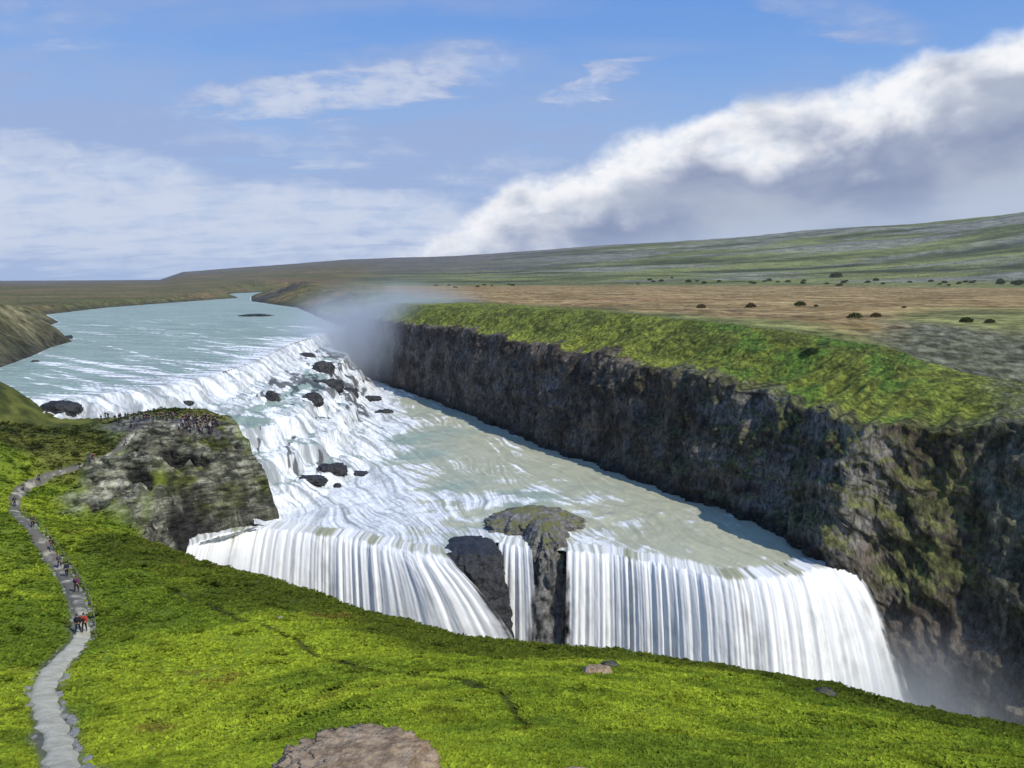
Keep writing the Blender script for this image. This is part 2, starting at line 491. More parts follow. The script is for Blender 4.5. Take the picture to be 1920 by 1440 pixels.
edge_px = [(-300, 716, 186), (0, 727, 181), (58, 762, 179), (130, 787, 177), (250, 784, 177), (330, 782, 177), (400, 785, 177), (446, 803, 173), (470, 850, 167), (478, 938, 159),
           (444, 958, 157), (415, 976, 154.5), (338, 1000, 151), (275, 1004, 138), (275, 1014, 116), (340, 1035, 105), (400, 1052, 99), (500, 1085, 92), (640, 1130, 84), (760, 1165, 78), (860, 1190, 73),
           (1000, 1205, 69), (1090, 1208, 67), (1200, 1228, 65), (1350, 1250, 63), (1500, 1284, 60), (1700, 1325, 56), (1920, 1360, 52), (2300, 1420, 46)]
land_poly = np.array([at(*e)[:2] for e in edge_px] + [(70, -12), (-160, -12)])

def cast(px, py, f, y0=5.0, y1=200.0, n=1600):    # where the ray of a pixel meets a height function
    Ys = np.exp(np.linspace(math.log(y0), math.log(y1), n))
    Q = at(px, py, Ys)
    z = f(Q[0], Ys * np.ones_like(Q[0]))
    hit = np.nonzero(Q[2] <= z)[0]
    k = hit[0] if len(hit) else n - 1
    return np.array([Q[0][k], Ys[k], z[k]])

path_px = [(128, 1460), (112, 1400), (92, 1340), (82, 1295), (100, 1258), (128, 1226), (153, 1195), (151, 1150), (140, 1112), (118, 1076), (97, 1046), (76, 1012),
           (50, 982), (27, 960), (30, 932), (52, 909), (92, 893), (140, 880), (188, 862), (226, 842), (244, 818), (300, 806), (352, 800), (396, 792)]
path_w = [1.3, 1.25, 1.3, 1.5, 1.6, 1.5, 1.35, 1.3, 1.35, 1.6, 1.8, 1.6, 1.6, 1.8, 1.8, 1.8, 1.5, 1.5, 1.5, 1.9, 2.2, 3, 4, 5]
path_line = np.array([cast(a, b, land_tps) for a, b in path_px])
trail_line = np.array([cast(a, b, land_tps) for a, b in [(330, 1118), (390, 1135), (460, 1170), (560, 1208), (640, 1243), (700, 1260), (780, 1277), (850, 1290), (935, 1312), (985, 1345), (1010, 1380)]])
rock_ring = [(186, 802), (250, 787), (330, 785), (400, 787), (446, 803), (470, 850), (508, 948), (484, 984), (440, 994), (368, 1022), (330, 1022), (275, 990), (190, 972), (128, 968), (130, 925), (150, 893), (215, 862), (236, 830)]
rock_world = np.array([cast(a, b, land_tps)[:2] for a, b in rock_ring])
rock_world[9] = land_poly[12]; rock_world[10] = land_poly[13] + (-2, 2)

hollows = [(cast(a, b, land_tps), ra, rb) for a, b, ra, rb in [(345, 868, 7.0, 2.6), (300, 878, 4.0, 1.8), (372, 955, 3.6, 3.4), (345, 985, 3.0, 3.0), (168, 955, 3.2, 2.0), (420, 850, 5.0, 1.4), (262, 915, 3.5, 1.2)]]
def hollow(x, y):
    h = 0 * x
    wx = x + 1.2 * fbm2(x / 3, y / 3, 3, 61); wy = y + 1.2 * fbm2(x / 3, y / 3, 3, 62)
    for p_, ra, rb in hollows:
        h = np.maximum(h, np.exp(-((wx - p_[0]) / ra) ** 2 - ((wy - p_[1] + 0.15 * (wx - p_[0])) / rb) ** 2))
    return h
def rock_mask(x, y):
    return smooth(-sdf(x, y, rock_world) + 4.0 * fbm2(x / 9, y / 9, 3, 21), -2.5, 2.5)
def land_z(x, y, want=False):
    x = np.asarray(x, float); y = np.asarray(y, float)
    z = land_tps(x, y)
    r = np.hypot(x, y)
    rk = rock_mask(x, y)
    rk = np.maximum(rk, smooth(sdf(x, y, land_poly), -2, 0.5) * smooth(y, 112, 120) * smooth(x, -82, -70))
    dp, tp = seg_dist(x, y, path_line)
    dt, _ = seg_dist(x, y, trail_line)
    # grass hummocks
    g = 0.55 * fbm2(x / 9, y / 9, 3, 31) + 0.16 * fbm2(x / 1.7, y / 1.7, 3, 32) + 1.0 * fbm2(x / 28, y / 28, 2, 33)
    calm = smooth(dp, 1.0, 4.0)
    g = g * lerp(0.15, 1.0, calm) * smooth(r, 4, 14)
    g -= 0.12 * (1 - smooth(dp, 0.9, 1.6)) + 0.05 * (1 - smooth(dt, 0.12, 0.45))
    # bedded rock: ledges and broken blocks
    zz = z + 1.8 * fbm2(x / 16, y / 16, 4, 41) + 0.05 * x
    h = 3.4 + 0.0 * x
    q = zz / h + 0.35 * fbm2(x / 30, y / 30, 2, 42)
    fr = q - np.floor(q)
    led = (np.floor(q) + smooth(fr, 0.52, 0.98)) * h - q * h + 0.55 * h
    rough = 1.7 * fbm2(x / 5.5, y / 5.5, 5, 43, 0.62, True) + 3.0 * fbm2(x / 13, y / 13, 3, 44)
    flatten = 1 - 0.8 * smooth(y, 160, 170) * smooth(x, -100, -85)
    rr = (led * 1.6 + rough * 1.25 - 0.5) * lerp(0.2, 1, calm) * flatten
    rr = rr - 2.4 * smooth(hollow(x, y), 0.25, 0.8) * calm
    s = sdf(x, y, land_poly)
    out = np.maximum(s + 0.8 * fbm2(x / 6, y / 6, 3, 45), 0)
    kk = smooth(y, 118, 134)
    z2 = z + lerp(g, rr, rk)
    drop = lerp(lerp(0.55 * out + 0.12 * out ** 2, 1.8 * out + 0.2 * out ** 2, smooth(y, 70, 90)), lerp(1.5 * np.minimum(out, 4.5) + 9.0 * np.maximum(out - 4.5, 0), 9.0 * out, smooth(y, 158, 164)), kk)
    backside = smooth(y, 176, 178)
    z2 = z2 - lerp(drop, 1.3 * out, backside * (1 - smooth(x, -75, -60)))
    z2 = np.maximum(z2, ZB - 1)
    if want:
        return z2, rk, dp, dt, s, led, out
    return z2

# ================================================================== MATERIALS
def mat_land():
    m, nb, out = new_mat('hillside_cover')
    p = nb.pos()
    c = nb.attr('col', 'Color')
    rk = nb.attr('rock')
    f = nb.noise(p, 3.2, 5, 0.7)
    f2 = nb.noise(p, 0.9, 6, 0.7)
    k = nb.m('ADD', nb.m('MULTIPLY', f, 0.9), nb.m('MULTIPLY', f2, 0.9))
    fr = nb.noise(nb.scale(p, (0.55, 0.55, 2.0)), 0.75, 7, 0.72, 0.4)
    kr = nb.m('ADD', 0.32, nb.m('MULTIPLY', nb.ss(fr, 0.36, 0.62), 1.25))
    k = nb.m('ADD', nb.m('MULTIPLY', k, nb.m('SUBTRACT', 1.0, rk)), nb.m('MULTIPLY', kr, rk))
    c2 = nb.mix(1.0, c, nb.xyz(k, k, k), 'MULTIPLY')
    v = nb.voro(p, 1.1)
    hb = nb.m('ADD', nb.m('MULTIPLY', f, 0.35), nb.m('ADD', nb.m('MULTIPLY', f2, 0.6), nb.m('MULTIPLY', v, nb.m('MULTIPLY', rk, 0.5))))
    principled(nb, out, c2, 0.95, 0.1, nb.bump(nb.m('ADD', hb, nb.m('MULTIPLY', nb.m('MULTIPLY', fr, rk), 1.2)), 1.0, 0.6))
    return m
def mat_cliff():
    m, nb, out = new_mat('cliff_rock')
    p = nb.pos()
    c = nb.attr('col', 'Color')
    f = nb.noise(nb.scale(p, (1, 1, 0.45)), 1.1, 7, 0.72)
    f2 = nb.noise(nb.scale(p, (1, 1, 0.25)), 0.45, 5, 0.65)
    vc = nb.voro(nb.scale(p, (1, 1, 0.38)), 0.55, 'DISTANCE_TO_EDGE')
    ck = nb.ss(nb.m('ADD', vc, nb.m('MULTIPLY', nb.m('SUBTRACT', f2, 0.5), 0.25)), -0.02, 0.10, 0.62, 1.0)
    k = nb.m('MULTIPLY', ck, nb.m('ADD', nb.m('MULTIPLY', nb.ss(f, 0.32, 0.68), 1.3), nb.m('MULTIPLY', f2, 0.7)))
    c2 = nb.mix(1.0, c, nb.xyz(k, k, k), 'MULTIPLY')
    v = nb.voro(nb.scale(p, (1, 1, 0.4)), 0.8)
    hb = nb.m('ADD', f, nb.m('MULTIPLY', v, 0.7))
    principled(nb, out, c2, 0.9, 0.15, nb.bump(hb, 1.0, 0.8))
    return m
def mat_moor():
    m, nb, out = new_mat('moor_cover')
    p = nb.pos()
    c = nb.attr('col', 'Color')
    f = nb.noise(p, 0.22, 6, 0.72)
    f2 = nb.noise(nb.scale(p, (0.35, 1, 1)), 0.05, 6, 0.7)
    k = nb.m('ADD', nb.m('MULTIPLY', nb.ss(f, 0.36, 0.64), 0.95), nb.m('MULTIPLY', nb.ss(f2, 0.3, 0.7), 0.7))
    k = nb.m('ADD', k, 0.15)
    c2 = nb.mix(1.0, c, nb.xyz(k, k, k), 'MULTIPLY')
    principled(nb, out, c2, 0.95, 0.1, nb.bump(nb.m('ADD', f, f2), 0.8, 1.5))
    return m
def mat_water():
    m, nb, out = new_mat('river_water')
    p = nb.pos()
    foam = nb.attr('foam'); silt = nb.attr('silt'); lic = nb.attr('lic')
    body = nb.mix(silt, srgb(142, 158, 143), srgb(172, 172, 146))
    wide = nb.noise(nb.scale(p, (0.35, 0.22, 1)), 0.45, 5, 0.6, 0.8)
    k = nb.m('ADD', nb.m('ADD', 0.5, nb.m('MULTIPLY', lic, 0.5)), nb.m('MULTIPLY', wide, 0.5))
    body = nb.mix(1.0, body, nb.xyz(k, k, k), 'MULTIPLY')
    fx = nb.noise(p, 1.4, 5, 0.65)
    fo = nb.m('ADD', foam, nb.m('MULTIPLY', nb.m('SUBTRACT', fx, 0.5), 0.25))
    fm = nb.ss(fo, 0.3, 0.75)
    white = nb.mix(nb.ss(lic, 0.2, 0.75), (0.30, 0.32, 0.315), (0.85, 0.86, 0.83))
    c = nb.mix(fm, body, white)
    c = nb.mix(nb.ss(nb.m('ADD', nb.attr('bare'), nb.m('MULTIPLY', nb.m('SUBTRACT', fx, 0.5), 0.5)), 0.3, 0.8, 0.0, 0.85), c, (0.045, 0.046, 0.046))
    rough = nb.m('ADD', 0.5, nb.m('MULTIPLY', fm, 0.4))
    hb = nb.m('ADD', nb.m('MULTIPLY', lic, 0.4), nb.m('MULTIPLY', fx, 0.35))
    principled(nb, out, c, rough, 0.16, nb.bump(hb, 0.6, 0.5))
    return m
def mat_fall():
    m, nb, out = new_mat('falling_water')
    st_ = nb.attr('streak'); al = nb.attr('alpha'); body = nb.attr('body')
    uv = nb.xyz(nb.attr('su'), nb.attr('sv'), 0)
    fs = nb.noise(nb.scale(uv, (0.9, 0.07, 1)), 1.0, 4, 0.55)
    fs2 = nb.noise(nb.scale(uv, (1.7, 0.3, 1)), 1.0, 4, 0.6)
    s = nb.m('ADD', st_, nb.m('ADD', nb.m('MULTIPLY', nb.m('SUBTRACT', fs, 0.5), 0.5), nb.m('MULTIPLY', nb.m('SUBTRACT', fs2, 0.5), 0.4)))
    white = nb.mix(nb.ss(s, 0.05, 0.75), (0.52, 0.515, 0.475), (0.92, 0.91, 0.85))
    c = nb.mix(nb.m('MULTIPLY', body, nb.ss(s, 0.75, 0.35)), white, srgb(160, 160, 128))
    p = principled(nb, out, c, 0.7, 0.2, nb.bump(s, 0.35, 0.5))
    a = nb.m('MULTIPLY', nb.ss(nb.m('ADD', al, nb.m('MULTIPLY', nb.m('SUBTRACT', s, 0.5), 0.7)), 0.2, 0.7), 1.0)
    tl = nb.node('ShaderNodeBsdfTranslucent'); nb.put(tl.inputs[0], c)
    tp = nb.node('ShaderNodeBsdfTransparent')
    m1 = nb.node('ShaderNodeMixShader'); m1.inputs[0].default_value = 0.12
    nb.t.links.new(p.outputs[0], m1.inputs[1]); nb.t.links.new(tl.outputs[0], m1.inputs[2])
    m2 = nb.node('ShaderNodeMixShader'); nb.put(m2.inputs[0], a)
    nb.t.links.new(tp.outputs[0], m2.inputs[1]); nb.t.links.new(m1.outputs[0], m2.inputs[2])
    nb.t.links.new(m2.outputs[0], out.inputs['Surface'])
    return m
def mat_rock(name, c0, c1, scale=1.0, rough=0.85, spec=0.25, moss=None):
    m, nb, out = new_mat(name)
    p = nb.obj()
    f = nb.noise(p, 1.6 * scale, 7, 0.68)
    f2 = nb.noise(p, 6.0 * scale, 5, 0.65)
    c = nb.mix(nb.ss(f, 0.3, 0.7), c0, c1)
    k = nb.m('ADD', 0.45, f2)
    c = nb.mix(1.0, c, nb.xyz(k, k, k), 'MULTIPLY')
    if moss:
        nz = nb.node('ShaderNodeSeparateXYZ')
        nb.put(nz.inputs[0], nb.node('ShaderNodeNewGeometry').outputs['Normal'])
        mk = nb.ss(nb.m('ADD', nz.outputs[2], nb.m('MULTIPLY', nb.m('SUBTRACT', nb.noise(p, 0.9 * scale, 5), 0.5), 2.4)), 0.72, 1.1)
        c = nb.mix(mk, c, moss)
    v = nb.voro(p, 3.0 * scale)
    principled(nb, out, c, rough, spec, nb.bump(nb.m('ADD', nb.m('MULTIPLY', f2, 0.9), nb.m('MULTIPLY', v, 0.35)), 0.9, 0.15 / scale))
    return m
def mat_plain(name, c, rough=0.85, var=0.3, sc=20.0):
    m, nb, out = new_mat(name)
    f = nb.noise(nb.obj(), sc, 4, 0.6)
    k = nb.m('ADD', 1 - var * 0.5, nb.m('MULTIPLY', nb.m('SUBTRACT', f, 0.5), 2 * var))
    principled(nb, out, nb.mix(1.0, c, nb.xyz(k, k, k), 'MULTIPLY'), rough, 0.25)
    return m
def mat_leaf(name):
    m, nb, out = new_mat(name)
    c = nb.attr('col', 'Color')
    dfs = nb.node('ShaderNodeBsdfDiffuse'); nb.put(dfs.inputs[0], c)
    trn = nb.node('ShaderNodeBsdfTranslucent'); nb.put(trn.inputs[0], c)
    mx = nb.node('ShaderNodeMixShader'); mx.inputs[0].default_value = 0.5
    nb.t.links.new(dfs.outputs[0], mx.inputs[1]); nb.t.links.new(trn.outputs[0], mx.inputs[2])
    nb.t.links.new(mx.outputs[0], out.inputs['Surface'])
    return m
def mat_path():
    m, nb, out = new_mat('path_gravel')
    p = nb.pos()
    f = nb.noise(p, 1.1, 6, 0.7); f2 = nb.noise(p, 9.0, 4, 0.7)
    wet = nb.attr('wet')
    c = nb.mix(nb.ss(f, 0.3, 0.7), (0.40, 0.365, 0.255), (0.60, 0.56, 0.42))
    c = nb.mix(wet, c, (0.080, 0.072, 0.062))
    k = nb.m('ADD', 0.5, f2)
    c = nb.mix(1.0, c, nb.xyz(k, k, k), 'MULTIPLY')
    principled(nb, out, c, 0.95, 0.1, nb.bump(f2, 0.8, 0.06))
    return m
M_LAND, M_CLIFF, M_MOOR, M_WATER, M_FALL, M_LEAF, M_PATH = mat_land(), mat_cliff(), mat_moor(), mat_water(), mat_fall(), mat_leaf('leaf_cover'), mat_path()
M_WET = mat_rock('wet_basalt', (0.012, 0.012, 0.013), (0.05, 0.05, 0.05), 0.35, 0.45, 0.4)
M_DARK = mat_rock('dark_basalt', (0.03, 0.03, 0.03), (0.10, 0.098, 0.09), 0.5, 0.8, 0.3, (0.13, 0.13, 0.04))
M_TAN = mat_rock('tan_stone', (0.20, 0.135, 0.08), (0.46, 0.345, 0.22), 2.2, 0.9, 0.2)
M_GREY = mat_rock('grey_stone', (0.16, 0.16, 0.145), (0.42, 0.42, 0.38), 3.0, 0.9, 0.2)

# ================================================================== NEAR HILLSIDE
def land_colour(x, y, rk, dp, dt, s, led=None, z=None):
    n1 = fbm2(x / 16, y / 16, 4, 51); n2 = fbm2(x / 4.5, y / 4.5, 4, 52); n3 = fbm2(x / 40, y / 40, 3, 53)
    lime = np.array([0.305, 0.372, 0.032]); green = np.array([0.150, 0.212, 0.022]); dark = np.array([0.086, 0.110, 0.016]); rust = np.array([0.16, 0.085, 0.03])
    t = smooth(n1 * 0.9 + n2 * 0.8 + 0.8 * n3 + 0.10 - 0.22 * smooth(x / np.maximum(y, 1), 0.15, 0.5), -0.3, 0.45)
    c = lerp(green, lime, t[..., None])
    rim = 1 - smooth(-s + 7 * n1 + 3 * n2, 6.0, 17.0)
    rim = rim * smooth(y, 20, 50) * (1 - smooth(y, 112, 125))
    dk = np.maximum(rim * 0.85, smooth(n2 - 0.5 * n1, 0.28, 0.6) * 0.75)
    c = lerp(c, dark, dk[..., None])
    ru = smooth(fbm2(x / 8, y / 8, 4, 54) + 0.25 * n2, 0.36, 0.6) * 0.6
    c = lerp(c, rust, ru[..., None])
    # duller grass up on the far left, below the river
    far = smooth(y, 124, 148) * (1 - rk)
    olive = lerp(np.array([0.05, 0.062, 0.016]), np.array([0.17, 0.18, 0.04]), smooth(n2 + n1, -0.4, 0.5)[..., None])
    far2 = far * smooth(n1 + (y - 145) / 18 + 0.1, -0.3, 0.6)
    c = lerp(c, olive, far2[..., None])
    # rock platform
    zz_ = z if z is not None else 0 * x
    g1 = fbm3(x / 3.2, y / 3.2, zz_ / 1.6, 4, 55, 0.65); g2 = fbm3(x / 12, y / 12, zz_ / 5, 3, 56)
    stone = lerp(np.array([0.17, 0.17, 0.115]), np.array([0.46, 0.45, 0.33]), smooth(g1 + 0.3 * g2, -0.35, 0.45)[..., None])
    pink = smooth(fbm2(x / 7, y / 7, 2, 57), 0.3, 0.55) * 0.5
    stone = lerp(stone, np.array([0.36, 0.26, 0.19]), pink[..., None])
    moss = lerp(np.array([0.07, 0.085, 0.018]), np.array([0.17, 0.18, 0.04]), smooth(g1, -0.3, 0.4)[..., None])
    mm = smooth(g2 + 0.7 * fbm3(x / 5, y / 5, zz_ / 2.5, 3, 58) + 0.10 * (x + 62) / 8, 0.05, 0.45)
    stone = lerp(stone, moss, mm[..., None])
    if led is not None:
        crack = smooth(fbm3(x / 5.0, y / 5.0, zz_ / 1.7, 4, 59, 0.6, True), 0.36, 0.72)
        stone = lerp(stone, np.array([0.03, 0.032, 0.024]), (crack * 0.8)[..., None])
    stone = lerp(stone, np.array([0.022, 0.022, 0.02]), (0.92 * smooth(hollow(x, y) + 0.25 * g1, 0.3, 0.6))[..., None])  # shade inside the hollows, painted near-black into the rock colour
    gravel = smooth(y, 160, 166) * smooth(x, -105, -92) * smooth(fbm2(x / 8, y / 5, 3, 60) + 0.15, 0, 0.25)
    stone = lerp(stone, np.array([0.10, 0.098, 0.10]), (gravel * 0.75)[..., None])
    c = lerp(c, stone, rk[..., None])
    # trodden edges
    pe = (1 - smooth(dp + 0.5 * n2, 0.5, 1.1)) * 0.9
    c = lerp(c, np.array([0.18, 0.18, 0.14]), pe[..., None])
    rt_ = np.hypot(x, y)
    tr = (1 - smooth(dt + 0.15 * n2, 0.02 + 0.002 * rt_, 0.12 + 0.006 * rt_)) * 0.75
    c = lerp(c, np.array([0.045, 0.05, 0.014]), tr[..., None])
    # bare gorge side under the edge
    ex = smooth(s, 2.0, 7.0) * (1 - smooth(y, 176, 178))
    c = lerp(c, np.array([0.045, 0.043, 0.04]), ex[..., None])
    return c

th = np.radians(np.linspace(-47, 42, 1020))
rs_ = np.r_[np.exp(np.linspace(math.log(4.0), math.log(128), 560)), np.linspace(128.1, 186, 560), np.linspace(186.5, 228, 45)]
TH, R_ = np.meshgrid(th, rs_, indexing='ij')
X, Y = R_ * np.sin(TH), R_ * np.cos(TH)
Z, rk, dp, dt, s, led, out_ = land_z(X, Y, True)
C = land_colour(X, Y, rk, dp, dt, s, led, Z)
kd = np.maximum(rk, smooth(s, -1, 2) * smooth(Y, 60, 90)) * smooth(dp, 1.5, 4) * (1 - 0.9 * smooth(Y, 158, 168) * smooth(X, -105, -85) * (1 - smooth(s, -3, 0)))
kd = kd * lerp(1.0, 0.45, smooth(s, -3, 0))
X, Y, Z = X + kd * 1.3 * fbm3(X / 4, Y / 4, Z / 3, 4, 46, 0.6), Y + kd * 1.5 * fbm3(X / 4, Y / 4, Z / 2.2, 4, 47, 0.6), Z + kd * 0.5 * fbm3(X / 2, Y / 2, Z / 2, 3, 48)
back = (Y > 176) & (s > 14)
keep = (Z > ZB) & (s < 32) & ~back
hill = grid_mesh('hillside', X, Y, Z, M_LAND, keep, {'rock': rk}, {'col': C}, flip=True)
tag(hill, 'steep bright green grass slope in front with a bare rock platform by the upper falls', 'hillside', kind='structure')

# grass and low leafy plants on the slope
def grass():
    n = 640000
    a = np.radians(RS.uniform(-40, 40, n)); l = RS.uniform(math.log(6.5), math.log(195), n)
    r = np.exp(l); x = r * np.sin(a); y = r * np.cos(a)
    z, rk, dp, dt, s, led, o_ = land_z(x, y, True)
    nn = fbm2(x / 3.0, y / 3.0, 3, 71)
    rag = np.random.RandomState(5).rand(n)
    ok = (rk < 0.35) & (dp > 0.85) & (dt > 0.03 + 0.0025 * r) & (s < 1.2) & (y > 5)
    ok &= rag < lerp(0.45, 1.0, smooth(nn, -0.4, 0.4))
    x, y, z, rk, dp, dt, s, r, nn = [q[ok] for q in (x, y, z, rk, dp, dt, s, r, nn)]
    n = len(x)
    c = land_colour(x, y, rk, dp, dt, s)
    n5 = fbm2(x / 2.1, y / 2.1, 3, 72); n6 = fbm2(x / 0.8, y / 0.8, 2, 73)
    shrub = smooth(n5 + 0.4 * n6, 0.34, 0.52)
    c = c * lerp(1.05, 0.62, shrub)[:, None] * lerp(0.82, 1.18, smooth(n6, -0.4, 0.4))[:, None]
    size = (0.045 + 0.0026 * r) * RS.uniform(0.55, 1.35, n) * lerp(0.8, 1.3, smooth(nn, -0.3, 0.5)) * lerp(1.0, 1.7, shrub)
    K = 4
    ang = RS.uniform(0, 2 * np.pi, (n, 1)) + np.arange(K)[None] * 2 * np.pi / K + RS.uniform(-.5, .5, (n, K))
    reach = size[:, None] * RS.uniform(0.5, 1.15, (n, K)); lift = size[:, None] * RS.uniform(0.25, 0.85, (n, K))
    wid = size[:, None] * RS.uniform(0.26, 0.5, (n, K))
    ca, sa = np.cos(ang), np.sin(ang)
    bx = x[:, None]; by = y[:, None]; bz = z[:, None] - 0.03
    mid = np.stack([bx + ca * reach * .5, by + sa * reach * .5, bz + lift * .8], -1)
    root = np.stack([bx + 0 * ca, by + 0 * sa, bz + 0 * ca], -1)
    tip = np.stack([bx + ca * reach, by + sa * reach, bz + lift], -1)
    side = np.stack([-sa * wid, ca * wid, 0 * wid], -1)
    V = np.stack([root, mid + side, tip, mid - side], 2).reshape(-1, 3)
    F = np.arange(len(V)).reshape(-1, 4)
    br = RS.uniform(0.8, 1.5, (n, 1)) * np.ones((n, K)) * RS.uniform(0.85, 1.2, (n, K))
    hue = RS.uniform(-0.08, 0.12, (n, 1, 1))
    cc_ = c[:, None, :] * br[..., None] * (1 + hue * np.array([1.0, 0.25, 0.0]))
    cc_ = np.repeat(cc_.reshape(-1, 3), 4, axis=0)
    o = raw_mesh('grass', V, F, M_LEAF, False, None, {'col': cc_})
    tag(o, 'lush bright green grass and low leafy plants covering the near slope', 'grass', kind='stuff')
grass()

# ================================================================== PATH
def make_path():
    n = 700
    L = catmull(np.c_[path_line, np.array(path_w)], n)
    cen, w = L[:, :2], L[:, 3]
    tan = np.gradient(cen, axis=0); tan /= np.linalg.norm(tan, axis=1)[:, None]
    nor = np.c_[-tan[:, 1], tan[:, 0]]
    m = 13
    u = np.linspace(-0.5, 0.5, m)
    arc = np.r_[0, np.cumsum(np.linalg.norm(np.diff(cen, axis=0), axis=1))]
    jl = fbm2(arc / 1.6, arc * 0, 3, 81)[:, None] * 0.28; jr = fbm2(arc / 1.6, arc * 0 + 9, 3, 82)[:, None] * 0.28
    off = u[None] * w[:, None] + np.where(u[None] > 0, jl, jr) * np.abs(u[None]) * 2
    X = cen[:, :1] + nor[:, :1] * off; Y = cen[:, 1:] + nor[:, 1:] * off
    Z = land_z(X, Y) + 0.16 - 0.22 * (np.abs(u[None]) * 2) ** 4 + 0.012 * fbm2(X / 0.7, Y / 0.7, 2, 83)
    prog = np.interp(np.arange(n) / (n - 1), [0, 1], [0, 1])[:, None] * np.ones((1, m))
    px_y = np.array([720 - FPX * ((p[1] * SP + p[2] * CP) / (p[1] * CP - p[2] * SP)) for p in L])[:, None] * np.ones((1, m))
    wet = smooth(1.25 * fbm2(X / 1.8, Y / 3.2, 5, 84, 0.6) + 1.05 * (1 - smooth(px_y, 1150, 1205)) + 0.3 * smooth(u[None] + 0 * X, 0.1, 0.5) - 0.62, -0.15, 0.5) * 0.85
    o = grid_mesh('path', X, Y, Z, M_PATH, None, {'wet': wet})
    tag(o, 'pale gravel footpath winding down the grass slope to the rock platform', 'path', kind='structure')
    return cen, nor, w, arc
pcen, pnor, pw, parc = make_path()

